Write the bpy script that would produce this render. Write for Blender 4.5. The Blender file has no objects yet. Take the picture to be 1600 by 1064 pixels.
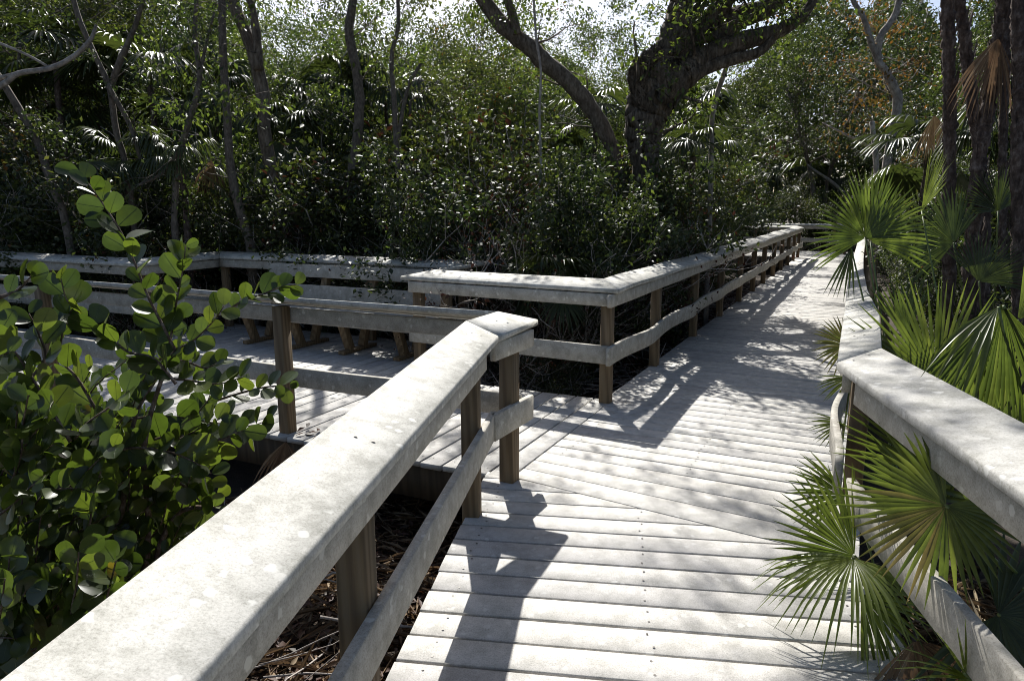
import bpy, math, random
import numpy as np
from mathutils import Vector, Matrix
R = math.radians
rnd = random.Random(7)
scn = bpy.context.scene
col = scn.collection

# ------------------------------------------------------------------ camera, sky, sun, exposure
F_PX, HOR, CAM_H = 1110.0, 324.0, 1.60
cam_d = bpy.data.cameras.new('camera'); cam = bpy.data.objects.new('camera', cam_d); col.objects.link(cam)
cam_d.sensor_width = 36.0; cam_d.lens = F_PX / 1600.0 * 36.0
cam_d.clip_start = 0.05; cam_d.clip_end = 2000
PITCH = math.atan((532 - HOR) / F_PX)
cam.location = (0, 0, CAM_H); cam.rotation_euler = (math.pi / 2 - PITCH, 0, 0)
scn.camera = cam
world = bpy.data.worlds.new("World"); scn.world = world; world.use_nodes = True
wn = world.node_tree; wn.nodes.clear()
sky = wn.nodes.new('ShaderNodeTexSky'); sky.sky_type = 'NISHITA'; sky.sun_disc = False
SUN = Vector((-0.132, 1.083, 1.0)).normalized()
sky.sun_elevation = math.asin(SUN.z); sky.sun_rotation = math.atan2(SUN.x, SUN.y)
sky.air_density = 0.8; sky.dust_density = 1.8; sky.ozone_density = 1.0
bg = wn.nodes.new('ShaderNodeBackground'); bg.inputs[1].default_value = 0.075
wo = wn.nodes.new('ShaderNodeOutputWorld')
wn.links.new(sky.outputs[0], bg.inputs[0]); wn.links.new(bg.outputs[0], wo.inputs[0])
sl = bpy.data.lights.new('sun', 'SUN'); sl.energy = 5.0; sl.angle = R(0.53); sl.color = (1.0, 0.975, 0.93)
so = bpy.data.objects.new('sun', sl); col.objects.link(so)
so.rotation_euler = SUN.to_track_quat('Z', 'Y').to_euler()
scn.view_settings.view_transform = 'Standard'; scn.view_settings.look = 'None'
scn.view_settings.exposure = 0.86; scn.view_settings.gamma = 1.0
scn.cycles.filter_width = 1.0; scn.cycles.max_bounces = 8; scn.cycles.transparent_max_bounces = 8

# ------------------------------------------------------------------ coordinate frames
def at(px, py, y):
    """world point seen at photo pixel (px,py) standing y metres ahead"""
    c, s = math.cos(PITCH), math.sin(PITCH)
    k = (532 - py) / F_PX
    dx, dy, dz = (px - 800) / F_PX, c + s * k, -s + c * k
    t = y / dy
    return Vector((dx * t, y, CAM_H + dz * t))
UU = (math.cos(R(154)), math.sin(R(154))); NN = (math.cos(R(64)), math.sin(R(64)))
def FN(u, n): return (u * UU[0] + n * NN[0], u * UU[1] + n * NN[1])          # main walk frame
def un(x, y): return (x * UU[0] + y * UU[1], x * NN[0] + y * NN[1])
AA = (math.cos(R(82)), math.sin(R(82))); BB = (math.cos(R(-8)), math.sin(R(-8)))
def GN(t, s): return (t * BB[0] + s * AA[0], t * BB[1] + s * AA[1])          # near walk frame

# ------------------------------------------------------------------ mesh building
class MB:
    def __init__(s): s.v = []; s.f = []; s.m = []; s.n = 0; s.arr = []
    def add(s, vs, fs, mi=0):
        o = s.n
        s.v.extend([tuple(p) for p in vs]); s.n += len(vs)
        for f in fs: s.f.append(tuple(i + o for i in f)); s.m.append(mi)
    def box(s, c, ax, ay, az, mi=0, cz=0.0):
        c = Vector(c); ax = Vector(ax); ay = Vector(ay); az = Vector(az)
        vs = [c + ax * i + ay * j + az * k for k in (-1, 1) for j in (-1, 1) for i in (-1, 1)]
        s.add(vs, [(0, 2, 3, 1), (4, 5, 7, 6), (0, 1, 5, 4), (2, 6, 7, 3), (0, 4, 6, 2), (1, 3, 7, 5)], mi)
    def loft(s, secs, mi=0, cap=True, closed=True):
        k = len(secs[0]); vs = [p for sec in secs for p in sec]; fs = []
        for i in range(len(secs) - 1):
            for j in range(k if closed else k - 1):
                a = i * k + j; b = i * k + (j + 1) % k
                fs.append((a, b, b + k, a + k))
        if cap and closed:
            fs.append(tuple(range(k))[::-1]); fs.append(tuple((len(secs) - 1) * k + j for j in range(k)))
        s.add(vs, fs, mi)
    def tube(s, pts, rad, sides=6, mi=0, lump=0.0, rg=None):
        pts = [Vector(p) for p in pts]; n = len(pts); secs = []
        t0 = (pts[1] - pts[0]).normalized()
        up = Vector((0, 0, 1)) if abs(t0.z) < 0.9 else Vector((1, 0, 0))
        x = t0.cross(up).normalized()
        for i in range(n):
            t = (pts[min(i + 1, n - 1)] - pts[max(i - 1, 0)])
            t = t.normalized() if t.length > 1e-9 else t0
            x = (x - t * x.dot(t)); x = x.normalized() if x.length > 1e-6 else t.orthogonal().normalized()
            y = t.cross(x); r = rad[i] if hasattr(rad, '__len__') else rad
            sec = []
            for j in range(sides):
                a = 2 * math.pi * j / sides
                rr = r * (1 + (lump * (rg or rnd).uniform(-1, 1) if lump else 0))
                sec.append(pts[i] + (x * math.cos(a) + y * math.sin(a)) * rr)
            secs.append(sec)
        s.loft(secs, mi)
    def prism(s, poly, z0, z1, ch=0.003, mi=0):
        k = len(poly); cx = sum(p[0] for p in poly) / k; cy = sum(p[1] for p in poly) / k
        def ins(p, d):
            L = math.hypot(p[0] - cx, p[1] - cy); return (p[0] - (p[0] - cx) / L * d, p[1] - (p[1] - cy) / L * d)
        # true parallel inset
        q = []
        for i in range(k):
            a, b, c = poly[i - 1], poly[i], poly[(i + 1) % k]
            e1 = Vector((b[0] - a[0], b[1] - a[1])); e2 = Vector((c[0] - b[0], c[1] - b[1]))
            if e1.length < 1e-6 or e2.length < 1e-6: q.append(ins(b, ch)); continue
            e1.normalize(); e2.normalize()
            n1 = Vector((-e1.y, e1.x)); n2 = Vector((-e2.y, e2.x)); m = n1 + n2
            d = max(0.3, 1 + n1.dot(n2)); m = m / d * ch
            q.append((b[0] + m.x, b[1] + m.y))
        s.loft([[(p[0], p[1], z0) for p in poly], [(p[0], p[1], z1 - ch) for p in poly], [(p[0], p[1], z1) for p in q]], mi)
    def npadd(s, V, Fc, mi=0):   # bulk numpy triangles / quads
        s.arr.append((np.asarray(V, np.float32), np.asarray(Fc, np.int32), mi))
    def mesh(s, name, mats, smooth=False):
        me = bpy.data.meshes.new(name)
        V = [np.array(s.v, np.float32).reshape(-1, 3)]; base = len(s.v)
        loops = []; tot = []; mi = []
        for f, m in zip(s.f, s.m): loops.extend(f); tot.append(len(f)); mi.append(m)
        L = [np.array(loops, np.int32)]; T = [np.array(tot, np.int32)]; M = [np.array(mi, np.int32)]
        for v, f, m in s.arr:
            V.append(v); L.append((f + base).ravel()); T.append(np.full(len(f), f.shape[1], np.int32)); M.append(np.full(len(f), m, np.int32)); base += len(v)
        V = np.concatenate(V); L = np.concatenate(L); T = np.concatenate(T); M = np.concatenate(M)
        me.vertices.add(len(V)); me.vertices.foreach_set('co', V.ravel())
        me.loops.add(len(L)); me.loops.foreach_set('vertex_index', L)
        me.polygons.add(len(T)); st = np.concatenate([[0], np.cumsum(T)[:-1]]).astype(np.int32)
        me.polygons.foreach_set('loop_start', st); me.polygons.foreach_set('loop_total', T); me.polygons.foreach_set('material_index', M)
        if smooth: me.polygons.foreach_set('use_smooth', np.ones(len(T), bool))
        me.update(calc_edges=True)
        for m in (mats if isinstance(mats, (list, tuple)) else [mats]): me.materials.append(m)
        return me
    def build(s, name, mats, parent=None, smooth=False):
        o = bpy.data.objects.new(name, s.mesh(name, mats, smooth)); col.objects.link(o)
        if parent: o.parent = parent
        return o
def tag(o, label=None, cat=None, group=None, kind=None):
    if label: o['label'] = label
    if cat: o['category'] = cat
    if group: o['group'] = group
    if kind: o['kind'] = kind
    return o
def empty(name, loc=(0, 0, 0), rz=0):
    o = bpy.data.objects.new(name, None); col.objects.link(o); o.location = loc; o.rotation_euler = (0, 0, rz); o.empty_display_size = .2
    return o
def part(name, me, parent, kind=None):
    o = bpy.data.objects.new(name, me); col.objects.link(o); o.parent = parent
    if kind: o['kind'] = kind
    return o

# ------------------------------------------------------------------ materials
def newmat(name):
    m = bpy.data.materials.new(name); m.use_nodes = True; nt = m.node_tree; nt.nodes.clear()
    out = nt.nodes.new('ShaderNodeOutputMaterial'); p = nt.nodes.new('ShaderNodeBsdfPrincipled')
    nt.links.new(p.outputs[0], out.inputs[0]); return m, nt, p, out
def N(nt, t, **k):
    n = nt.nodes.new(t)
    for a, b in k.items(): setattr(n, a, b)
    return n
def noise(nt, scale, detail=4, vec=None, rough=.55):
    n = N(nt, 'ShaderNodeTexNoise'); n.inputs['Scale'].default_value = scale; n.inputs['Detail'].default_value = detail; n.inputs['Roughness'].default_value = rough
    if vec: nt.links.new(vec, n.inputs['Vector'])
    return n.outputs['Fac']
def ramp(nt, fac, stops):
    r = N(nt, 'ShaderNodeValToRGB'); e = r.color_ramp.elements
    while len(e) < len(stops): e.new(.5)
    for el, (p, c) in zip(e, stops): el.position = p; el.color = (*c, 1) if len(c) == 3 else c
    nt.links.new(fac, r.inputs[0]); return r.outputs[0]
def mix(nt, a, b, fac, mode='MIX'):
    m = N(nt, 'ShaderNodeMix', data_type='RGBA', blend_type=mode)
    for s, i in ((fac, 0), (a, 6), (b, 7)):
        if hasattr(s, 'is_output'): nt.links.new(s, m.inputs[i])
        elif i == 0: m.inputs[0].default_value = s
        else: m.inputs[i].default_value = (*s, 1)
    return m.outputs[2]
def bump(nt, p, h, strength, dist):
    b = N(nt, 'ShaderNodeBump'); b.inputs['Strength'].default_value = strength; b.inputs['Distance'].default_value = dist
    nt.links.new(h, b.inputs['Height']); nt.links.new(b.outputs[0], p.inputs['Normal'])
def coords(nt, scale=(1, 1, 1), rot=(0, 0, 0)):
    g = N(nt, 'ShaderNodeNewGeometry'); m = N(nt, 'ShaderNodeMapping'); m.inputs['Scale'].default_value = scale; m.inputs['Rotation'].default_value = rot
    nt.links.new(g.outputs['Position'], m.inputs[0]); return m.outputs[0]

def composite(name, base, dark, lich, blotch=.35):
    m, nt, p, o = newmat(name); c = coords(nt)
    n1 = noise(nt, 170, 4, c, .8); n2 = noise(nt, 11, 7, c, .7); n3 = noise(nt, 55, 6, c, .75)
    spk = ramp(nt, n1, [(.32, dark), (.5, base), (.72, [min(1, x * 1.18) for x in base])])
    pat = ramp(nt, n2, [(.42, (1, 1, 1)), (.62, (1 - blotch, 1 - blotch * .99, 1 - blotch * 1.05))])
    cc = mix(nt, spk, pat, 1.0, 'MULTIPLY')
    v = N(nt, 'ShaderNodeTexVoronoi'); v.inputs['Scale'].default_value = 17; v.inputs['Randomness'].default_value = 1
    dm = N(nt, 'ShaderNodeVectorMath', operation='ADD'); nt.links.new(c, dm.inputs[0])
    nz = N(nt, 'ShaderNodeTexNoise'); nz.inputs['Scale'].default_value = 40; nt.links.new(c, nz.inputs['Vector'])
    sc = N(nt, 'ShaderNodeVectorMath', operation='SCALE'); sc.inputs['Scale'].default_value = .03; nt.links.new(nz.outputs['Color'], sc.inputs[0]); nt.links.new(sc.outputs[0], dm.inputs[1])
    nt.links.new(dm.outputs[0], v.inputs['Vector'])
    lf = ramp(nt, v.outputs['Distance'], [(.20, (1, 1, 1)), (.27, (0, 0, 0))])
    gate = ramp(nt, noise(nt, 5, 2, c), [(.44, (0, 0, 0)), (.56, (.85, .85, .85))])
    lm = mix(nt, lf, gate, 1.0, 'MULTIPLY')
    cc = mix(nt, cc, lich, lm)
    d2 = ramp(nt, n3, [(.62, (0, 0, 0)), (.75, (.45, .45, .45))])
    cc = mix(nt, cc, dark, d2)
    gi = N(nt, 'ShaderNodeNewGeometry')
    var = ramp(nt, gi.outputs['Random Per Island'], [(0, (.80, .80, .81)), (.5, (.97, .97, .96)), (1, (1.08, 1.07, 1.04))])
    cc = mix(nt, cc, var, 1.0, 'MULTIPLY')
    nt.links.new(cc, p.inputs['Base Color']); p.inputs['Roughness'].default_value = .72; p.inputs['Specular IOR Level'].default_value = .22
    bump(nt, p, n1, .35, .002); return m
M_cap = composite('recycled_lumber_cap', (.475, .462, .425), (.33, .32, .285), (.60, .59, .55), .34)
M_deck = composite('recycled_lumber_deck', (.50, .483, .455), (.33, .318, .295), (.57, .56, .53), .24)
M_rail = composite('recycled_lumber_rail', (.42, .395, .345), (.27, .25, .215), (.55, .53, .47), .3)

def wood(name, c1, c2, c3):
    m, nt, p, o = newmat(name)
    tc = N(nt, 'ShaderNodeTexCoord'); mp = N(nt, 'ShaderNodeMapping'); mp.inputs['Scale'].default_value = (1, 1, .05)
    oi = N(nt, 'ShaderNodeObjectInfo'); ad = N(nt, 'ShaderNodeVectorMath', operation='ADD'); nt.links.new(tc.outputs['Object'], ad.inputs[0])
    nt.links.new(oi.outputs['Location'], ad.inputs[1]); nt.links.new(ad.outputs[0], mp.inputs[0])
    w = N(nt, 'ShaderNodeTexWave', wave_type='BANDS', bands_direction='DIAGONAL'); w.inputs['Scale'].default_value = 16; w.inputs['Distortion'].default_value = 5; w.inputs['Detail'].default_value = 3; w.inputs['Detail Scale'].default_value = 1.2
    nt.links.new(mp.outputs[0], w.inputs['Vector'])
    n = noise(nt, 14, 5, mp.outputs[0]); n2 = noise(nt, 120, 3, mp.outputs[0])
    a = ramp(nt, w.outputs['Fac'], [(0, c1), (.6, c2), (1, c3)])
    b = ramp(nt, n, [(.3, (.75, .78, .74)), (.7, (1.12, 1.08, 1.0))])
    cc = mix(nt, a, b, 1.0, 'MULTIPLY'); nt.links.new(cc, p.inputs['Base Color']); p.inputs['Roughness'].default_value = .8
    bump(nt, p, n2, .5, .004); return m
M_post = wood('weathered_post_wood', (.12, .078, .040), (.175, .119, .062), (.20, .14, .08))
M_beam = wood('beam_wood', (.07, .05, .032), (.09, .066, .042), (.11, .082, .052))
m, nt, p, o = newmat('screw_metal'); p.inputs['Base Color'].default_value = (.05, .045, .04, 1); p.inputs['Roughness'].default_value = .5; p.inputs['Metallic'].default_value = .6; M_screw = m

def leafmat(name, cols, trans, rough=.38, tf=.4, spec=.5, coat=0.0, vein=None):
    m, nt, p, o = newmat(name)
    g = N(nt, 'ShaderNodeNewGeometry')
    st = [(i / (len(cols) - 1), c) for i, c in enumerate(cols)]
    c = ramp(nt, g.outputs['Random Per Island'], st)
    oi = N(nt, 'ShaderNodeObjectInfo'); v = ramp(nt, oi.outputs['Random'], [(0, (.8, .85, .8)), (1, (1.2, 1.12, 1.1))])
    c = mix(nt, c, v, 1.0, 'MULTIPLY')
    n = ramp(nt, noise(nt, 30, 3, coords(nt)), [(.3, (.82, .82, .8)), (.7, (1.12, 1.12, 1.05))])
    c = mix(nt, c, n, 1.0, 'MULTIPLY')
    nt.links.new(c, p.inputs['Base Color']); p.inputs['Roughness'].default_value = rough; p.inputs['Specular IOR Level'].default_value = spec
    p.inputs['Coat Weight'].default_value = coat; p.inputs['Coat Roughness'].default_value = .2
    t = N(nt, 'ShaderNodeBsdfTranslucent'); tc = mix(nt, c, trans, 1.0, 'MULTIPLY'); nt.links.new(tc, t.inputs[0])
    ms = N(nt, 'ShaderNodeMixShader'); ms.inputs[0].default_value = tf
    nt.links.new(p.outputs[0], ms.inputs[1]); nt.links.new(t.outputs[0], ms.inputs[2]); nt.links.new(ms.outputs[0], o.inputs[0])
    return m
M_leafA = leafmat('small_glossy_leaf', [(.020, .030, .013), (.028, .042, .016), (.040, .054, .020), (.064, .074, .028)], (1.8, 1.95, 1.0), .55, .30, .42)
M_leafB = leafmat('olive_leaf', [(.026, .036, .013), (.038, .05, .017), (.055, .068, .022), (.075, .08, .028)], (1.8, 1.9, .95), .55, .31, .4)
M_leafC = leafmat('bright_canopy_leaf', [(.032, .048, .016), (.045, .066, .020), (.065, .088, .026), (.10, .12, .038)], (2.0, 2.15, 1.0), .48, .4, .45)
M_leafR = leafmat('reddish_brown_leaf', [(.040, .018, .012), (.055, .024, .015), (.075, .035, .02), (.035, .028, .016)], (1.3, 1.0, .9), .6, .22, .3)
M_leafO = leafmat('rust_orange_leaf', [(.05, .045, .017), (.09, .055, .02), (.12, .06, .02), (.045, .055, .018)], (1.9, 1.7, 1.0), .5, .38, .3)
M_coco = leafmat('cocoplum_leaf', [(.022, .036, .011), (.034, .052, .014), (.050, .072, .018), (.075, .096, .024)], (2.4, 2.5, 1.0), .32, .36, .5, .05)
M_cocoY = leafmat('yellow_cocoplum_leaf', [(.10, .085, .015), (.13, .11, .02), (.09, .09, .015)], (1.9, 1.8, 1.0), .4, .35)
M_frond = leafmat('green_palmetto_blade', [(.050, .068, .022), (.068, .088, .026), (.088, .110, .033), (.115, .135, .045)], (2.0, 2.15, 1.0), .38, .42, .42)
M_frondD = leafmat('dark_palm_blade', [(.028, .040, .015), (.038, .052, .018), (.050, .064, .022)], (1.7, 1.8, 1.0), .4, .26, .35)  # dark palm green; for palmettos under the slim trunks, shade put into the colour
M_frondY = leafmat('yellowing_palmetto_blade', [(.09, .10, .032), (.13, .13, .048), (.18, .155, .08), (.12, .10, .045)], (1.7, 1.65, 1.0), .5, .3, .3)
M_dead = leafmat('dead_frond_blade', [(.16, .11, .07), (.24, .17, .11), (.12, .075, .05), (.30, .23, .16)], (1.2, 1.1, 1.0), .75, .15, .2)

M_rib = leafmat('leaf_midrib', [(.09, .12, .04), (.12, .15, .05)], (1.8, 1.8, 1.0), .5, .2)
M_frondL = leafmat('sun_brightened_palmetto_blade', [(.13, .155, .045), (.16, .19, .055), (.20, .22, .075), (.14, .17, .05)], (1.9, 2.0, 1.0), .34, .38, .55)  # brighter copy of the palmetto green; sunlight on the fan is in the colour
def bark(name, c1, c2, c3, sc=12, zs=.25, bs=.9, bd=.03):
    m, nt, p, o = newmat(name); c = coords(nt, (1, 1, zs))
    n = noise(nt, sc, 8, c, .68); n2 = noise(nt, sc * .25, 3, coords(nt))
    a = ramp(nt, n, [(.32, c1), (.5, c2), (.66, c3)]); b = ramp(nt, n2, [(.35, (.7, .7, .72)), (.7, (1.2, 1.2, 1.2))])
    nt.links.new(mix(nt, a, b, 1.0, 'MULTIPLY'), p.inputs['Base Color']); p.inputs['Roughness'].default_value = .9; p.inputs['Specular IOR Level'].default_value = .2
    bump(nt, p, n, bs, bd); return m
M_oak = bark('rough_oak_bark', (.045, .036, .028), (.14, .112, .085), (.27, .23, .185), 26, .22, 1, .08)
M_bark = bark('brown_bark', (.06, .048, .035), (.13, .105, .08), (.21, .18, .145), 30, .3, .8, .015)
M_pale = bark('pale_grey_bark', (.14, .12, .10), (.27, .24, .205), (.38, .35, .31), 22, .6, .6, .008)
M_twig = bark('grey_twig_bark', (.20, .175, .15), (.32, .285, .25), (.44, .40, .36), 60, .5, .4, .004)
M_sap = bark('dark_sapling_bark', (.06, .05, .038), (.12, .10, .08), (.18, .155, .125), 50, .4, .6, .006)
M_palmb = bark('fibrous_palm_bark', (.035, .026, .022), (.10, .072, .058), (.21, .17, .145), 26, .5, 1, .03)
M_stem = bark('cocoplum_stem_bark', (.06, .04, .028), (.12, .085, .06), (.24, .20, .17), 80, .5, .4, .003)

def groundmat():
    m, nt, p, o = newmat('leaf_litter_soil'); c = coords(nt)
    n = noise(nt, 5, 8, c, .7); n2 = noise(nt, 70, 6, c, .75)
    a = ramp(nt, n, [(.3, (.028, .022, .015)), (.55, (.06, .046, .032)), (.75, (.10, .078, .055))]); b = ramp(nt, n2, [(.35, (.45, .42, .4)), (.65, (1.5, 1.4, 1.3))])
    nt.links.new(mix(nt, a, b, 1.0, 'MULTIPLY'), p.inputs['Base Color']); p.inputs['Roughness'].default_value = .95; bump(nt, p, n2, .9, .03); return m
M_ground = groundmat()

# ------------------------------------------------------------------ ground
GZ = -0.55
g = MB(); nx = 120
xs = np.concatenate([np.linspace(-300, -16, 14), np.linspace(-14, 24, 90), np.linspace(27, 300, 14)]); ys = np.concatenate([np.linspace(-60, -3, 8), np.linspace(-2, 40, 90), np.linspace(44, 500, 16)])
X, Y = np.meshgrid(xs, ys); Z = GZ + .05 * np.sin(X * 1.3 + 1) * np.cos(Y * 1.1) + .03 * np.sin(X * 3.1 + Y * 2.3)
V = np.stack([X, Y, Z], -1).reshape(-1, 3); W = len(xs)
I = (np.arange(len(ys) - 1)[:, None] * W + np.arange(W - 1)[None]).ravel()
g.npadd(V, np.stack([I, I + 1, I + 1 + W, I + W], 1))
tag(g.build('ground', M_ground, smooth=True), kind='structure')

# ------------------------------------------------------------------ deck
def clip(poly, a, b, c):      # keep a*x+b*y<=c
    out = []
    for i in range(len(poly)):
        P, Q = poly[i - 1], poly[i]; dp = a * P[0] + b * P[1] - c; dq = a * Q[0] + b * Q[1] - c
        if (dp <= 0) != (dq <= 0):
            t = dp / (dp - dq); out.append((P[0] + (Q[0] - P[0]) * t, P[1] + (Q[1] - P[1]) * t))
        if dq <= 0: out.append(Q)
    return out
def orient(poly):
    A = sum(poly[i - 1][0] * poly[i][1] - poly[i][0] * poly[i - 1][1] for i in range(len(poly)))
    return poly if A > 0 else poly[::-1]
PB, GAP, TH = 0.161, 0.0135, 0.036
screws = MB()
def screw(x, y, z, r=.0055, mbx=None):
    vs = [(x + r * math.cos(a), y + r * math.sin(a), z + .0008) for a in [k * math.pi / 3 for k in range(6)]]
    (mbx or screws).add(vs, [(0, 1, 2, 3, 4, 5)], 0 if mbx is None else 1)
T0, T1 = FN(1.80, 3.66), FN(-.13, 3.416)       # oblique joint between the two directions
tv = (T1[0] - T0[0], T1[1] - T0[1]); tn = (-tv[1], tv[0]); tl = math.hypot(*tn); tn = (tn[0] / tl, tn[1] / tl)
near = MB(); s = -2.3 + .02; drg = random.Random(3)
while s < 4.3:
    j = drg.uniform(-.004, .004)
    P = [GN(-.735 + j, s), GN(1.11 + j, s), GN(1.11 + j, s + PB - GAP), GN(-.735 + j, s + PB - GAP)]
    if tn[1] < 0: tn = (-tn[0], -tn[1])
    P = clip(P, tn[0], tn[1], tn[0] * T0[0] + tn[1] * T0[1] - GAP / 2)
    if len(P) >= 3:
        near.prism(orient(P), -TH, drg.uniform(-.0012, .0012))
        if s > .3:
            for t in (-.62, .18, .98):
                for ds in (.035, .115):
                    x, y = GN(t + drg.uniform(-.012, .012), s + ds + drg.uniform(-.008, .008))
                    if tn[0] * x + tn[1] * y < tn[0] * T0[0] + tn[1] * T0[1] - .03: screw(x, y, .0015)
    s += PB
dk = near.build('boardwalk', M_deck); tag(dk, 'near pale plank deck of the boardwalk in the foreground', kind='structure')
far = MB()
def L(k): return 3.66 + PB * k, 3.416 + (PB + .074) * k
for k in range(3):
    (a0, b0), (a1, b1) = L(k), L(k + 1)
    P = [FN(1.78, a0 + .004), FN(-.11, b0 + .004), FN(-.11, b1 - .0045), FN(1.78, a1 - .0045)]
    far.prism(orient(P), -TH, drg.uniform(-.001, .001))
n = L(3)[0]
while n < 28.7:
    ul = 1.78 if n < 5.42 else (1.855 if n < 25 else 4.6)
    j = drg.uniform(-.005, .005)
    P = [FN(ul, n), FN(-.11 + j, n), FN(-.11 + j, n + PB - GAP), FN(ul, n + PB - GAP)]
    far.prism(orient(P), -TH, drg.uniform(-.0015, .0015))
    if n < 9:
        for u_ in (.05, .85, 1.66):
            for ds in (.035, .115):
                x, y = FN(u_ + drg.uniform(-.012, .012), n + ds); screw(x, y, .0018)
    n += PB
dk2 = far.build('boardwalk', M_deck); tag(dk2, 'long plank deck running away to the trees', kind='structure')
lf = MB(); u = 1.79
while u < 13:
    n1 = 7.12 if 3.62 < u < 7.75 else 5.58
    j = drg.uniform(-.005, .005)
    P = [FN(u, 3.63 + j), FN(u + PB - GAP, 3.63 + j), FN(u + PB - GAP, n1), FN(u, n1)]
    lf.prism(orient(P), -TH, drg.uniform(-.0015, .0015))
    if u < 6:
        for n_ in (3.72, 4.6, 5.48):
            for ds in (.035, .115):
                x, y = FN(u + ds, n_ + drg.uniform(-.012, .012)); screw(x, y, .0018)
    u += PB
dk3 = lf.build('boardwalk', M_deck); tag(dk3, 'left branch plank deck with the bench bay', kind='structure')
so_ = screws.build('deck_screws', M_screw, dk); so_['kind'] = 'stuff'
def beam(p, q, z0, z1, w, parent):
    b = MB(); a = Vector((*p, 0)); c = Vector((*q, 0)); d = (c - a); e = Vector((-d.y, d.x, 0)).normalized()
    b.box(((a.x + c.x) / 2, (a.y + c.y) / 2, (z0 + z1) / 2), d / 2, e * w / 2, Vector((0, 0, (z1 - z0) / 2)))
    b.build('beam', M_beam, parent)
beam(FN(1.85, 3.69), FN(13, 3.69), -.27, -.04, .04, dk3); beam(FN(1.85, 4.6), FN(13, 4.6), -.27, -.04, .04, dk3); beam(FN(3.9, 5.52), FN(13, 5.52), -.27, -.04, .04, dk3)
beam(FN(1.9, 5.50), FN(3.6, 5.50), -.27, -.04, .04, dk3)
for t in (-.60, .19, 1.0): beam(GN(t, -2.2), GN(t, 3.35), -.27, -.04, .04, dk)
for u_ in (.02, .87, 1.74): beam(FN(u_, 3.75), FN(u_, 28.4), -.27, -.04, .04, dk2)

# ------------------------------------------------------------------ railings
CT = .036
def sub(st, step=.22):
    """stations (ix,iy,ox,oy,zi,zo) resampled"""
    out = []
    for a, b in zip(st, st[1:]):
        L_ = math.hypot(b[0] - a[0], b[1] - a[1]); k = max(1, int(L_ / step))
        for i in range(k): out.append(tuple(a[j] + (b[j] - a[j]) * i / k for j in range(6)))
    out.append(st[-1]); return out
def cap_board(mb, st, wob=0.0, ph=0.0, tilt=0.0):
    secs = []; c = .006
    d = 0; last = None
    for s_ in st:
        ix, iy, ox, oy, zi, zo = s_
        if last: d += math.hypot(ix - last[0], iy - last[1])
        last = (ix, iy)
        w = Vector((ox - ix, oy - iy)).normalized(); dz = wob * .55 * math.sin(d * 3.4 + ph) ; dh = wob * math.sin(d * 2.1 + ph * 1.7)
        I_ = Vector((ix + w.x * dh, iy + w.y * dh, zi + dz)); O_ = Vector((ox + w.x * dh, oy + w.y * dh, zo + dz * .6)); e = (O_ - I_).normalized(); up = Vector((0, 0, 1))
        secs.append([I_ - up * c, I_ + e * c, O_ - e * c, O_ - up * c, O_ - up * (CT - c), O_ - e * c - up * CT, I_ + e * c - up * CT, I_ - up * (CT - c)])
    if len(secs) < 2: return
    # outward winding check not needed (closed solid); keep both end caps
    mb.loft(secs)
def rail_board(mb, pts, outn, z0, z1, th=.036, wob=0.0, ph=0.0, vs=0.0):
    """pts: deck-side face line of the posts; board sits on the deck side"""
    secs = []; res = []
    for a, b in zip(pts, pts[1:]):
        L_ = math.hypot(b[0] - a[0], b[1] - a[1]); k = max(1, int(L_ / .16))
        for i in range(k): res.append((a[0] + (b[0] - a[0]) * i / k, a[1] + (b[1] - a[1]) * i / k))
    res.append(pts[-1]); d = 0; c = .004
    for i, p_ in enumerate(res):
        q0 = res[max(0, i - 1)]; q1 = res[min(len(res) - 1, i + 1)]; t = Vector((q1[0] - q0[0], q1[1] - q0[1])).normalized()
        nrm = Vector((-t.y, t.x)); 
        if nrm.dot(Vector(outn)) > 0: nrm = -nrm
        if i: d += math.hypot(p_[0] - res[i - 1][0], p_[1] - res[i - 1][1])
        w = wob * (.5 - .5 * math.cos(2 * math.pi * d / 1.84 + ph)) + .001; dz = vs * math.sin(d * 3.2 + ph)
        bx, by = p_[0] + nrm.x * w, p_[1] + nrm.y * w; fx, fy = bx + nrm.x * th, by + nrm.y * th
        B = lambda k_, z: Vector((bx + nrm.x * k_, by + nrm.y * k_, z + dz)); 
        secs.append([B(0, z0 + c), B(c, z0), B(th - c, z0), B(th, z0 + c), B(th, z1 - c), B(th - c, z1), B(c, z1), B(0, z1 - c)])
    mb.loft(secs)
def post(parent, p, d, outn, ztop, zbot=-.6, w=.09, dz=0, rot=0):
    """p on the deck-side face line, centre of post along it"""
    b = MB(); dd = Vector((d[0], d[1], 0)).normalized(); nn = Vector((outn[0], outn[1], 0)).normalized()
    jr = rnd.uniform(-.03, .03) + rot; q = Matrix.Rotation(jr, 3, 'Z'); dd2 = q @ dd; nn2 = q @ nn
    c = Vector((p[0], p[1], 0)) + nn * (w / 2 + .004)
    ch = .005; h = w / 2
    def sec(z, s=1): return [c + dd2 * x + nn2 * y + Vector((0, 0, z)) for x, y in [(h - ch, h), (h, h - ch), (h, ch - h), (h - ch, -h), (ch - h, -h), (-h, ch - h), (-h, h - ch), (ch - h, h)]]
    b.loft([sec(zbot), sec(0), sec(ztop)])
    o = b.build('post', M_post, parent)
    return o
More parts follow.
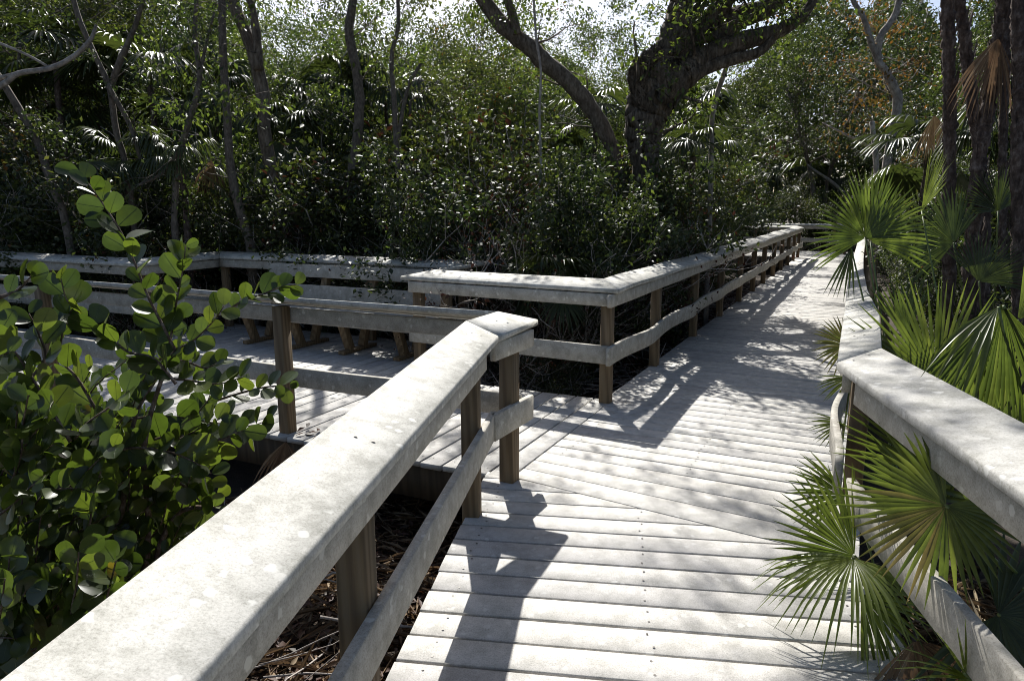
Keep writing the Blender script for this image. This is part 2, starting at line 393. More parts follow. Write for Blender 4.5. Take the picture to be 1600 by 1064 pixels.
def railing(label, capst, seams, face, outn, posts, d, zi, low=(.34, .49), wob=.0, lwob=.0, fas=True, lowpts=None, faspts=None, capphase=0.0, lowseg=None, group='slanted top railings of the boardwalk'):
    """one straight run of railing"""
    root = empty('railing', (face[0][0], face[0][1], 0)); tag(root, label, 'railing', group)
    base = Vector((face[0][0], face[0][1], 0))
    def loc(o):
        o.data.transform(Matrix.Translation(-base)); return o
    mb = MB(); st = sub(capst); dist = 0; cur = [st[0]]; pieces = []
    sm = list(seams)
    for a, b in zip(st, st[1:]):
        step = math.hypot(b[0] - a[0], b[1] - a[1])
        if sm and dist + step >= sm[0]:
            t = (sm[0] - dist) / step; t0 = max(0, t - .0012 / step); t1 = min(1, t + .0012 / step)
            cur.append(tuple(a[j] + (b[j] - a[j]) * t0 for j in range(6))); pieces.append(cur); cur = [tuple(a[j] + (b[j] - a[j]) * t1 for j in range(6))]; sm.pop(0)
        cur.append(b); dist += step
    pieces.append(cur)
    for k, pc in enumerate(pieces):
        # continuous wobble: offset phase
        cap_board(mb, pc, wob, capphase + k * 2.1)
        for e in (pc[0], pc[-1]):
            nb = pc[1] if e is pc[0] else pc[-2]
            L_ = math.hypot(nb[0] - e[0], nb[1] - e[1]) or 1; tx, ty = (nb[0] - e[0]) / L_, (nb[1] - e[1]) / L_
            for f_ in (.28, .62):
                x = e[0] + (e[2] - e[0]) * f_ + tx * .05; y = e[1] + (e[3] - e[1]) * f_ + ty * .05; z = e[4] + (e[5] - e[4]) * f_
                if wob < .004: screw(x, y, z + .0012, .0055, mb)
    for p_ in posts:
        if math.hypot(*p_) > 9: continue
        b_ = min(st, key=lambda e: (e[0] - p_[0]) ** 2 + (e[1] - p_[1]) ** 2)
        dv = Vector((d[0], d[1])).normalized(); pr_ = (p_[0] - b_[0]) * dv.x + (p_[1] - b_[1]) * dv.y
        for f_, dd_ in ((.34, .012), (.58, -.014)):
            if wob < .004: screw(b_[0] + (b_[2] - b_[0]) * f_ + dv.x * (pr_ + dd_), b_[1] + (b_[3] - b_[1]) * f_ + dv.y * (pr_ + dd_), b_[4] + (b_[5] - b_[4]) * f_ + .002, .0065, mb)
    loc(mb.build('top_cap', [M_cap, M_screw], root))
    if fas:
        fb = MB(); rail_board(fb, faspts or face, outn, zi - .145, zi - CT - .008, wob=wob * .6, ph=1.0); loc(fb.build('fascia_board', M_rail, root))
    lb = MB()
    for seg in (lowseg or [lowpts or face]): rail_board(lb, seg, outn, low[0], low[1], wob=lwob, vs=lwob * .25)
    loc(lb.build('lower_rail', M_rail, root))
    for p_ in posts:
        loc(post(root, p_, d, outn, zi - CT - .012 + .02))
    return root
def S(i, o, zi, zo): return (i[0], i[1], o[0], o[1], zi, zo)

# near left railing with its angled tip
fx = lambda s: GN(-.654, s)
near_cap = [S(GN(-.575, -1.9), GN(-.80, -1.9), .93, .98), S((-.071, 3.70), (-.258, 3.885), .93, .985)]
tipc = [S((-.0685, 3.7055), (-.2555, 3.8905), .93, .985), S((.158, 4.266), (-.088, 4.138), .93, 1.0)]
r1 = railing('nearest left railing running up to the corner by the lower left shrub', near_cap, [], [fx(-1.9), fx(3.40), fx(3.47)], (-BB[0], -BB[1]), [fx(0.0), fx(1.80), fx(3.475)], AA, .93, low=(.335, .485), lowpts=[fx(-1.9), fx(3.765)])
r2 = railing('short angled end piece of the nearest left railing at the branch corner', tipc, [], [FN(1.752, 3.318), FN(1.745, 3.80)], (UU[0], UU[1]), [FN(1.725, 3.60)], NN, .93, low=(.335, .485), group=None or 'slanted top railings of the boardwalk')
# branch front railing
fc = [S(FN(1.735, 3.905), FN(1.90, 3.676), .925, 1.0), S(FN(3.3, 3.86), FN(3.3, 3.62), .945, 1.005), S(FN(4.9, 3.93), FN(4.9, 3.70), .95, 1.005), S(FN(7.2, 3.98), FN(7.2, 3.75), .95, 1.005), S(FN(12.5, 3.98), FN(12.5, 3.75), .95, 1.005)]
nf = 3.795
r3 = railing('shaded railing of the left branch passing in front of the bench', fc, [1.9, 3.9, 6.1], [FN(1.80, nf), FN(3.6, nf - .01), FN(12.5, nf + .05)], (-NN[0], -NN[1]), [FN(3.63, nf - .01), FN(6.4, nf + .01), FN(9.3, nf + .03), FN(11.2, nf + .04)], UU, .945, low=(.33, .47), lwob=.012)
# middle railing between the bay and the main corner
mc = [S(FN(1.701, 5.411), FN(1.935, 5.70), .96, 1.012), S(FN(3.895, 5.578), FN(3.66, 5.818), .96, 1.012)]
r4 = railing('short railing between the bench bay and the main walk corner post', mc, [], [FN(1.78, 5.455), FN(3.80, 5.60)], (NN[0], NN[1]), [FN(1.815, 5.455), FN(3.74, 5.60)], UU, .96)
# bay: right side, back, left side
r5 = railing('short side railing at the right end of the bench', [S(FN(3.898, 5.582), FN(3.664, 5.822), .96, 1.012), S(FN(3.898, 6.826), FN(3.69, 7.05), .96, 1.01)], [], [FN(3.83, 5.66), FN(3.83, 6.90)], (-UU[0], -UU[1]), [FN(3.82, 6.2)], NN, .96)
r6 = railing('sunlit long railing behind the slatted bench', [S(FN(3.901, 6.83), FN(3.693, 7.054), .96, 1.01), S(FN(7.664, 6.83), FN(7.896, 7.06), .96, 1.01)], [1.2, 2.4], [FN(3.83, 6.90), FN(7.74, 6.90)], (NN[0], NN[1]), [FN(4.0, 6.9), FN(5.3, 6.9), FN(6.6, 6.9), FN(7.70, 6.9)], UU, .96)
r7 = railing('short side railing at the left end of the bench bay', [S(FN(7.668, 6.826), FN(7.90, 7.056), .96, 1.01), S(FN(7.52, 5.51), FN(7.75, 5.75), .955, 1.0)], [], [FN(7.745, 6.9), FN(7.60, 5.6)], (UU[0], UU[1]), [FN(7.62, 5.72)], NN, .958)
r8 = railing('back railing of the left branch at the far left edge of the view', [S(FN(7.523, 5.506), FN(7.753, 5.746), .955, 1.0), S(FN(8.6, 5.50), FN(8.6, 5.74), .955, 1.0), S(FN(12.8, 5.60), FN(12.8, 5.84), .965, 1.01)], [1.9], [FN(7.60, 5.57), FN(12.8, 5.66)], (NN[0], NN[1]), [FN(9.3, 5.6), FN(11.1, 5.62)], UU, .958, lwob=.02)
# long left railing of the main walk
fst = [FN(1.70, 5.408), FN(1.94, 5.70)]
farcap = [S(FN(1.697, 5.413), FN(1.936, 5.702), .96, 1.008)] + [S(FN(1.70 + .012 * math.sin(k * 1.9), 5.41 + k * 1.85), FN(1.94 + .012 * math.sin(k * 1.9), 5.70 + k * 1.83), .962 + .006 * math.sin(k * 2.3), 1.008 + .008 * math.cos(k * 1.7)) for k in range(1, 11)] + [S(FN(1.70, 24.95), FN(1.94, 25.2), .96, 1.005)]
psn = [5.52, 7.08, 8.95, 10.8, 12.65, 14.35, 15.95, 17.8, 19.6, 21.4, 23.2, 24.9]
r9 = railing('long wavy left railing leading away along the main walk', farcap, [3.75, 7.4, 11.1, 14.8], [FN(1.775, 5.36), FN(1.775, 24.95)], (UU[0], UU[1]), [FN(1.775, k) for k in psn[1:]], NN, .96, wob=.011, lwob=.055)
r10 = railing('far railing return turning left where the main walk ends', [S(FN(1.702, 24.96), FN(1.942, 25.21), .96, 1.005), S(FN(4.6, 24.96), FN(4.6, 25.2), .96, 1.005)], [], [FN(1.78, 25.03), FN(4.6, 25.03)], (-NN[0], -NN[1]), [FN(3.2, 25.0)], UU, .96)
# right railing
rb = -.02
rc1 = [S(GN(.951, -1.9), GN(1.20, -1.9), .95, .985), S((1.386, 2.962), (1.648, 3.105), .95, .985)]
r11 = railing('nearest right railing with palmetto leaves growing through it', rc1, [1.2], [GN(1.03, -1.9), GN(1.03, 2.98)], (BB[0], BB[1]), [GN(1.03, -.6), GN(1.03, 1.05)], AA, .95, low=(.34, .49), lwob=.0)
rc2 = [S((1.3885, 2.966), (1.6505, 3.109), .95, .985), S(FN(.06, 4.6), FN(-.13, 4.6), .95, .995), S(FN(.07, 5.9), FN(-.07, 5.9), .95, 1.0)] + [S(FN(.078 + .01 * math.sin(k), 5.9 + 1.8 * k), FN(-.05 + .01 * math.sin(k), 5.9 + 1.8 * k), .95, 1.0) for k in range(1, 11)]
r12 = railing('right railing of the main walk bending away behind the palmetto fan', rc2, [2.2, 5.5, 9.5], [FN(-.01, 3.34), FN(-.01, 23.4)], (-UU[0], -UU[1]), [FN(-.01, k) for k in (3.85, 5.6, 7.45, 9.3, 11.2, 13, 14.9, 16.7, 18.5, 20.4, 22.2)], NN, .95, lwob=.05)
r13 = railing('end railing crossing beyond the far end of the main walk', [S(FN(4.8, 28.3), FN(4.8, 28.55), .97, 1.015), S(FN(-2.6, 28.3), FN(-2.6, 28.55), .97, 1.015)], [2.4, 4.8], [FN(4.8, 28.38), FN(-2.6, 28.38)], (NN[0], NN[1]), [FN(k, 28.38) for k in (4.5, 2.7, .9, -.9)], UU, .97)

# ------------------------------------------------------------------ benches
def bench(label, u0, u1, legs, nf_, nb, slats=True):
    root = empty('bench', (*FN((u0 + u1) / 2, nf_), 0)); tag(root, label, 'bench')
    base = Matrix.Translation(-root.location)
    U3 = Vector((UU[0], UU[1], 0)); N3 = Vector((NN[0], NN[1], 0)); Z3 = Vector((0, 0, 1))
    def P(u_, n_, z): return Vector((*FN(u_, n_), z))
    def bd(name, c, a, b_, e, mat):
        m_ = MB(); m_.box(c, a, b_, e); o = m_.build(name, mat, root); o.data.transform(base)
        bv = o.modifiers.new('bevel', 'BEVEL'); bv.width = .004; bv.segments = 2; return o
    um = (u0 + u1) / 2; hl = (u1 - u0) / 2
    for k in range(2): bd('seat_plank', P(um, nf_ - .02 + .155 * k, .44), U3 * hl, N3 * .073, Z3 * .018, M_cap)
    bd('front_apron', P(um, nf_ - .115, .39), U3 * (hl - .02), N3 * .018, Z3 * .065, M_rail)
    if slats:
        sl_ = (N3 * .22 + Z3).normalized(); fn = (N3 - Z3 * .22).normalized()
        bd('back_slat', P(um, nb + .078, .84), U3 * hl, fn * .017, sl_ * .075, M_rail)
        bd('back_slat', P(um, nb - .02, .60), U3 * (hl + .03), fn * .017, sl_ * .085, M_rail)
    for l_ in legs:
        bd('foot_board', P(l_, nf_ + .22, .022), U3 * .04, N3 * .30, Z3 * .02, M_post)
        for (na, za, nb_, zb) in ((nf_ + .08, .04, nf_ - .06, .40), (nf_ + .30, .04, nb + (.16 if slats else .08), .88 if slats else .40)):
            a, b_ = P(l_, na, za), P(l_, nb_, zb); d = (b_ - a); e = d.normalized().cross(U3).normalized()
            bd('leg', (a + b_) / 2, U3 * .042, e * .04, d / 2, M_post)
    return root
bench('long slatted bench with grey backrest standing in the left bay', 3.98, 6.62, (4.32, 5.05, 5.76, 6.48), 6.14, 6.60)
bench('small backless bench at the far end of the main walk', -1.9, .75, (.5, -.6, -1.6), 27.2, 27.6, False)

# ------------------------------------------------------------------ foliage generators
def leaves(mb, C_, D_, Nn, Ln, Wd, mi=0, fold=.18):
    """C centres, D direction, N normal, L length, W half width arrays -> folded rhomb leaves"""
    D_ = D_ / (np.linalg.norm(D_, axis=1, keepdims=True) + 1e-9)
    S_ = np.cross(D_, Nn); S_ /= (np.linalg.norm(S_, axis=1, keepdims=True) + 1e-9); Nn = np.cross(S_, D_)
    Ln = Ln[:, None]; Wd = Wd[:, None]
    b = C_; t = C_ + D_ * Ln + Nn * (-.12 * Ln); m1 = C_ + D_ * Ln * .48 + S_ * Wd + Nn * Wd * fold; m2 = C_ + D_ * Ln * .48 - S_ * Wd + Nn * Wd * fold
    V = np.stack([b, m1, t, m2], 1).reshape(-1, 3); k = np.arange(len(C_))[:, None] * 4
    Fc = np.concatenate([k + np.array([[0, 1, 2]]), k + np.array([[0, 2, 3]])], 0)
    mb.npadd(V, Fc, mi)
RMIN = .003
def grow(rg, p, d, L_, r, lev, tubes, tips, up=.12, spread=.8, kids=(2, 4), jit=.28):
    n = 4; pts = [p.copy()]; rad = [r]; q = p.copy(); dd = d.normalized()
    for i in range(n):
        dd = (dd + Vector((rg.gauss(0, jit), rg.gauss(0, jit), rg.gauss(0, jit * .7) + up))).normalized()
        q = q + dd * L_ / n; pts.append(q.copy()); rad.append(r * (1 - .55 * (i + 1) / n))
    tubes.append((pts, rad))
    if lev == 0:
        for k_ in (2, 3, 4): tips.append((pts[k_], dd))
        return
    for k in range(rg.randint(*kids)):
        i = rg.randint(1, n); c = pts[i]
        nd = (dd + Vector((rg.gauss(0, spread), rg.gauss(0, spread), rg.gauss(0, spread * .5)))).normalized()
        grow(rg, c, nd, L_ * rg.uniform(.5, .8), max(RMIN, rad[i] * .62), lev - 1, tubes, tips, up, spread, kids, jit)
    nd = (dd + Vector((rg.gauss(0, .3), rg.gauss(0, .3), 0))).normalized()
    grow(rg, pts[-1], nd, L_ * .7, rad[-1], lev - 1, tubes, tips, up, spread, kids, jit)
def spray(nr, tips, per, sig, leaf, mb, mi=0, droop=.3):
    if len(tips) > 80: tips = [t for i, t in enumerate(tips) if i % 6 != 0]
    C0 = np.array([list(t[0]) for t in tips]); D0 = np.array([list(t[1]) for t in tips])
    idx = nr.integers(0, len(tips), per * len(tips)) if False else np.repeat(np.arange(len(tips)), per)
    k = len(idx); C_ = C0[idx] + nr.normal(0, sig, (k, 3)) * np.array([1, 1, .75])
    D_ = D0[idx] * .5 + nr.normal(0, .75, (k, 3)) + np.array([0, 0, -droop])
    Nn = nr.normal(0, .6, (k, 3)) + np.array([0, 0, .9])
    Ln = leaf * nr.uniform(.6, 1.3, k); leaves(mb, C_, D_, Nn, Ln, Ln * nr.uniform(.2, .32, k), mi)
def shrub_meshes(seed, H, spreadr, leafm, leaf, per, lev=2, stems=5, barkm=None, kids=(2, 4), sig=.085, extra=None):
    rg = random.Random(seed); nr = np.random.default_rng(seed); tubes = []; tips = []
    for k in range(stems):
        a = 2 * math.pi * k / stems + rg.uniform(-.4, .4); q = Vector((math.cos(a) * .12, math.sin(a) * .12, 0))
        grow(rg, q, Vector((math.cos(a) * spreadr, math.sin(a) * spreadr, 1)), H * rg.uniform(.4, .62), .022, lev, tubes, tips, .1, .8, kids)
    st = MB()
    for pts, rad in tubes: st.tube(pts, rad, 4)
    fo = MB(); spray(nr, tips, per, sig, leaf, fo)
    mats = [leafm]
    if extra:
        k = max(1, len(tips) // 5); spray(nr, [tips[i] for i in nr.choice(len(tips), k, replace=False)], per // 2, sig, leaf, fo, 1); mats.append(extra)
    # lower skirt of leaves so shrubs close down to the ground
    k = per * 14; ang = nr.uniform(0, 2 * np.pi, k); rr = H * .42 * np.sqrt(nr.uniform(0, 1, k)); C_ = np.stack([rr * np.cos(ang), rr * np.sin(ang), nr.uniform(.02, H * .5, k)], 1)
    leaves(fo, C_, nr.normal(0, 1, (k, 3)), nr.normal(0, .6, (k, 3)) + np.array([0, 0, .8]), leaf * nr.uniform(.6, 1.2, k), leaf * nr.uniform(.15, .3, k))
    zmax = max(p.z for pts, _ in tubes for p in pts)
    return fo.mesh('foliage', mats), st.mesh('stems', barkm or M_twig), zmax
def tree_meshes(seed, H, leafm, leaf, per, lev=3, barkm=None, r=.09, lean=.15, kids=(2, 3), sig=.125, first=.45, extra=None):
    rg = random.Random(seed); nr = np.random.default_rng(seed); tubes = []; tips = []
    d = Vector((rg.uniform(-lean, lean), rg.uniform(-lean, lean), 1)); q = Vector((0, 0, 0)); pts = [q.copy()]; rad = [r * 1.25]; n = 9
    for i in range(n):
        d = (d.normalized() + Vector((rg.gauss(0, .11), rg.gauss(0, .11), .06))).normalized(); q = q + d * H * .75 / n; pts.append(q.copy()); rad.append(r * (1 - .65 * (i + 1) / n))
    tubes.append((pts, rad))
    for i in range(n + 1):
        if i / n < first: continue
        for k in range(2):
            a = rg.uniform(0, 2 * math.pi); grow(rg, pts[i], Vector((math.cos(a), math.sin(a), rg.uniform(.1, .8))), H * rg.uniform(.16, .26), rad[i] * .5, lev - 1, tubes, tips, .08, .7, kids)
    st = MB()
    for pts_, rad_ in tubes: st.tube(pts_, rad_, 8 if rad_[0] > .04 else 4)
    fo = MB(); spray(nr, tips, per, sig, leaf, fo); mats = [leafm]
    if extra:
        k = max(1, len(tips) // 5); spray(nr, [tips[i] for i in nr.choice(len(tips), k, replace=False)], per // 2, sig, leaf, fo, 1); mats.append(extra)
    return fo.mesh('crown', mats), st.mesh('trunk', barkm or M_bark), H
def dist_clear(x, y, r):
    u_, n_ = un(x, y); t_ = x * BB[0] + y * BB[1]; s_ = x * AA[0] + y * AA[1]
    if -.45 - r < u_ < 2.25 + r + (.7 if r > .2 else 0) + (.5 if n_ > 10 else 0) + (1.2 if n_ > 17 else 0) and 3 < n_ < 29 + r: return False
    if -4.2 < u_ < .3 and n_ < 9.5: return False
    if 7.5 < n_ < 31 and (-2.2 if n_ < 14 else -3.3) - r < u_ < 0 : return False
    if u_ > 1.5 and 3.4 - r < n_ < 6.1 + r: return False
    if 3.5 - r < u_ < 8.1 + r and 5 < n_ < 7.6 + r: return False
    if -1.1 - r < t_ < 1.5 + r and s_ < 4.5: return False
    if n_ > 24.6 - r and n_ < 30 + r and -3.4 < u_ < 5: return False
    return True

# ------------------------------------------------------------------ background understorey
shr = [shrub_meshes(11, 2.0, .55, M_leafA, .056, 54), shrub_meshes(12, 2.2, .7, M_leafB, .052, 54), shrub_meshes(13, 1.9, .6, M_leafC, .06, 44),
       shrub_meshes(14, 2.1, .8, M_leafA, .052, 56, extra=M_leafC), shrub_meshes(15, 2.0, .9, M_leafB, .052, 30, extra=M_leafR), shrub_meshes(16, 2.3, .8, M_leafB, .054, 40, extra=M_leafO)]
RMIN = .0055
bare = [shrub_meshes(31, 1.9, 1.1, M_leafR, .045, 3, 3, 6, M_twig, (2, 3)), shrub_meshes(32, 2.0, 1.3, M_leafA, .045, 1, 3, 7, M_twig, (2, 3))]
RMIN = .003
SL = ['small-leaved dark green glossy shrub', 'olive green fine-leaved shrub', 'brighter green leafy shrub', 'dark glossy shrub with lighter new leaves', 'olive shrub with dull brown leaves', 'olive shrub with rusty orange leaves']
def place(meshes, x, y, h, name, label, cat, group, names=('foliage', 'stems'), rz=None, sx=1.0):
    fo, st, zh = meshes; o = empty(name, (x, y, GZ), rnd.uniform(0, 6.28) if rz is None else rz); s_ = h / zh; o.scale = (s_ * sx, s_ * sx, s_)
    tag(o, label, cat, group); part(names[0], fo, o); part(names[1], st, o); return o
def zone(x, y):
    u_, n_ = un(x, y)
    px = 800 + F_PX * x / max(y, 1)
    if px < 330: return 'behind the back railing left of the bench'
    if px < 620: return 'behind the railing at the back of the bench'
    if px < 960: return 'behind the short middle railing left of the oak'
    if u_ > 1.9 and px < 1240: return 'behind the long left railing near the oak'
    if px < 1330: return 'beyond the far end of the main walk'
    return 'in the thicket right of the main walk'
def lit_h(x, y):
    """height above deck at which a plant at (x,y) would begin to shade the near decks"""
    for k in range(1, 140):
        z = k * .06; qx, qy = x + .132 * z, y - 1.083 * z; u_, n_ = un(qx, qy)
        if 1.8 < u_ < 9 and 3.6 < n_ < 5.6: return z
        if 3.6 < u_ < 7.8 and 5 < n_ < 6.6: return z
        if -.1 < u_ < 1.5 and 3.5 < n_ < 12.5: return z
    return 9
pl = random.Random(21); spots = []
def tryadd(x, y, r, md):
    if not dist_clear(x, y, r): return False
    if any((x - a) ** 2 + (y - b) ** 2 < md ** 2 for a, b in spots): return False
    px = 800 + F_PX * x / y
    if px < -250 or px > 1850: return False
    spots.append((x, y)); return True
cnt = 0; tries = 0
while cnt < 105 and tries < 9000:
    tries += 1; y = pl.uniform(5.5, 21) if cnt < 80 else pl.uniform(12, 24); x = pl.uniform(-1.05, 1.0) * y * .85
    if tryadd(x, y, .35, .85 if y < 13 else 1.3):
        hl = lit_h(x, y); h = min(hl - .05, pl.uniform(1.6, 2.9) * (1 + max(0, y - 10) * .06)) + .55
        h = max(h, 1.25); zn = zone(x, y)
        k = pl.choice([0, 0, 1, 3, 3, 2, 5, 4]); px = 800 + F_PX * x / y
        if 560 < px < 930 and y < 13 and pl.random() < .5: k = 4
        place(shr[k], x, y, h, 'shrub', SL[k] + ' ' + zn, 'shrub', SL[k] + 's ' + zn, sx=pl.uniform(1.0, 1.25)); cnt += 1
        if pl.random() < .6 and dist_clear(x, y - .25, 1.15): 
            kb = pl.choice([0, 1, 1]); place(bare[kb], x + pl.uniform(-.4, .4), y - .25, h * pl.uniform(.9, 1.2), 'bare_bush', 'tangle of bare grey twigs ' + zn, 'bush', 'bare twig tangles ' + zn)

# hand placed low plants in the nook right behind the middle railing and long railing
for (u_, n_, h, k) in [(2.8, 6.6, .75, 4), (3.2, 7.2, 1.0, 4), (2.95, 7.6, .65, 4), (3.5, 8.2, 1.9, 4), (2.95, 8.6, .7, 2), (3.4, 9.4, 2.0, 1), (3.0, 10.0, .75, 2), (3.9, 10.8, 2.3, 5), (3.8, 12.2, 2.3, 0), (3.8, 13.8, 2.4, 3), (3.9, 15.4, 2.6, 1), (4.0, 17.2, 2.8, 0), (4.4, 19.1, 2.9, 2), (5.2, 21, 3.0, 3), (5.6, 23, 3.0, 0), (5.5, 31, 3.4, 3), (4, 31.2, 3.2, 0), (2.5, 31, 3.3, 1), (1.0, 31.3, 3.2, 3), (-.5, 31, 3.4, 0), (-2.1, 31.2, 3.2, 5), (-3.6, 30.5, 3.4, 3), (-4.6, 28.5, 3.4, 0), (-4.6, 26, 3.4, 1), (-4.4, 23.5, 3.2, 3), (-4.2, 21, 3.2, 0), (-4.0, 18.5, 3.0, 5), (-3.6, 16, 2.9, 3), (-3.2, 13.5, 2.7, 0), (-2.9, 11.5, 2.5, 1), (-1.5, 12, 1.7, 3), (-1.5, 14.3, 1.8, 0), (-1.45, 16.8, 1.9, 1), (-1.4, 19.3, 2.0, 3), (-1.35, 21.7, 2.0, 0), (-1.3, 24, 2.1, 1),
                       (4.5, 8.6, 1.7, 4), (5.4, 8.2, 1.6, 0), (6.5, 8.2, 1.5, 3), (7.6, 8.3, 1.6, 1), (8.7, 6.7, 1.5, 0), (9.8, 6.7, 1.6, 3), (10.9, 6.8, 1.6, 0), (12, 6.8, 1.7, 1)]:
    x, y = FN(u_, n_); spots.append((x, y)); zn = zone(x, y)
    place(shr[k], x, y, h, 'shrub', SL[k] + ' ' + zn, 'shrub', SL[k] + 's ' + zn, sx=1.1)
for (u_, n_, h) in [(3.2, 6.5, 1.0), (3.4, 6.9, 1.6), (3.7, 8.3, 2.3), (4.6, 8.1, 2.0), (5.6, 8.3, 2.1), (3.5, 8.4, 2.4), (3.9, 9.3, 2.5), (4.3, 8.9, 2.5), (8.4, 6.7, 1.4), (3.1, 7.4, 1.9), (3.6, 7.9, 2.3), (5.0, 8.1, 2.0), (4.0, 8.2, 2.2), (3.2, 8.6, 2.3), (6.3, 8.4, 1.9), (3.6, 7.9, 1.9), (5.8, 8.0, 1.9), (4.4, 7.9, 1.9), (4.0, 10.5, 2.6), (3.9, 9.6, 2.5), (7.8, 8.4, 2.1), (8.8, 6.9, 1.8), (10, 6.9, 1.9), (5.2, 8.9, 2.6), (6.6, 8.8, 2.5), (3.3, 8.0, 2.2), (4.2, 8.5, 2.5), (3.7, 9.0, 2.6), (7.3, 9.0, 2.6), (7.0, 8.2, 2.0)]:
    x, y = FN(u_, n_); zn = zone(x, y)
    place(bare[pl.choice([0, 0, 1])], x, y, h, 'bare_bush', 'tangle of bare grey twigs ' + zn, 'bush', 'bare twig tangles ' + zn)

for (x, y, h, k) in [(5.9, 7.6, 2.3, 3), (6.7, 8.8, 2.8, 1), (7.7, 10.0, 3.0, 0), (8.9, 12.0, 3.4, 5), (10.1, 13.6, 3.6, 0), (6.4, 7.1, 2.3, 0), (5.3, 6.1, 1.9, 3), (7.6, 8.4, 2.9, 0), (11.2, 15.4, 3.8, 1), (8.9, 10.0, 3.3, 3), (.85, 9.2, 2.75, 3), (1.5, 10.5, 3.1, 0), (.6, 9.3, 2.9, 0), (2.1, 11.9, 3.1, 5), (-.1, 9.2, 2.6, 3), (-.9, 9.6, 2.8, 0)]:
    spots.append((x, y)); zn = zone(x, y)
    place(shr[k], x, y, h, 'shrub', SL[k] + ' ' + zn, 'shrub', SL[k] + 's ' + zn)
brush = shrub_meshes(35, 2.0, 1.0, M_leafR, .042, 16, 2, 6, M_twig)
for i_, (u_, n_, h) in enumerate([(3.7, 8.0, 1.9), (4.6, 8.25, 2.0), (5.6, 8.35, 2.1), (4.2, 8.9, 2.5), (5.2, 9.1, 2.5), (6.4, 8.9, 2.3), (3.3, 7.6, 1.4)]):
    x, y = FN(u_, n_); place(brush, x, y, h, 'dead_bush', 'dull reddish brown dead brush ' + zone(x, y), 'bush', 'reddish brown dead brush ' + zone(x, y))
# ------------------------------------------------------------------ background trees
trs = [tree_meshes(41, 7, M_leafA, .08, 27, extra=M_leafC), tree_meshes(42, 7, M_leafC, .085, 24), tree_meshes(43, 7, M_leafB, .078, 26, extra=M_leafC, r=.07), tree_meshes(44, 7, M_leafC, .085, 22, barkm=M_pale, r=.07, extra=M_leafO)]
TL = ['dark leafy tree with a brown trunk', 'light green leafy tree', 'thin olive leafed tree', 'pale barked tree with bright leaves']
tp = random.Random(5); tc_ = 0; tries = 0; tspots = []
while tc_ < 85 and tries < 8000:
    tries += 1; y = tp.uniform(13.5, 30) if tc_ < 60 else tp.uniform(22, 40); x = tp.uniform(-.85, .95) * y
    if not dist_clear(x, y, .6): continue
    md = 1.5 if y < 20 else 2.2
    if any((x - a) ** 2 + (y - b) ** 2 < md ** 2 for a, b in tspots): continue
    px = 800 + F_PX * x / y
    # skyline heights seen in the photograph
    sky_el = np.interp(px, [-100, 380, 420, 520, 600, 730, 800, 930, 1010, 1060, 1200, 1260, 1700], [440, 440, 285, 270, 360, 320, 275, 255, 225, 310, 320, 440, 450])
    top = CAM_H + y * sky_el / F_PX
    h = top * tp.uniform(.8, 1.02) + .5; hl = lit_h(x, y)
    if h > hl + 1.5 and tp.random() < .9: h = hl + .6
    if h < 3: continue
    h = min(h, 13)
    tspots.append((x, y)); k = tp.choice([0, 0, 1, 2, 3]); zn = zone(x, y)
    place(trs[k], x, y, h, 'tree', TL[k] + ' ' + zn, 'tree', TL[k] + 's ' + zn, ('crown', 'trunk')); tc_ += 1

# far-off woods that read as one mass
nr = np.random.default_rng(66); mb = MB(); k = 270000
yy = nr.uniform(36, 52, k); pxx = nr.uniform(-150, 1750, k); xx = (pxx - 800) / F_PX * yy
elv = np.interp(pxx, [-100, 380, 420, 520, 600, 730, 800, 930, 1010, 1060, 1200, 1260, 1700], [380, 370, 250, 235, 300, 270, 240, 205, 190, 260, 260, 370, 400])
top = CAM_H + yy * elv / F_PX * (.8 + .2 * np.sin(pxx / 37.) * np.sin(pxx / 91. + 1))
zz = GZ + (top - GZ) * nr.uniform(0, 1, k) ** .8
leaves(mb, np.stack([xx, yy, zz], 1), nr.normal(0, 1, (k, 3)), nr.normal(0, .7, (k, 3)) + np.array([0, -.5, .6]), nr.uniform(.16, .36, k), nr.uniform(.05, .10, k))
tag(mb.build('woodland', M_leafA), 'far wall of dense green woods closing the view', 'woods', kind='stuff')

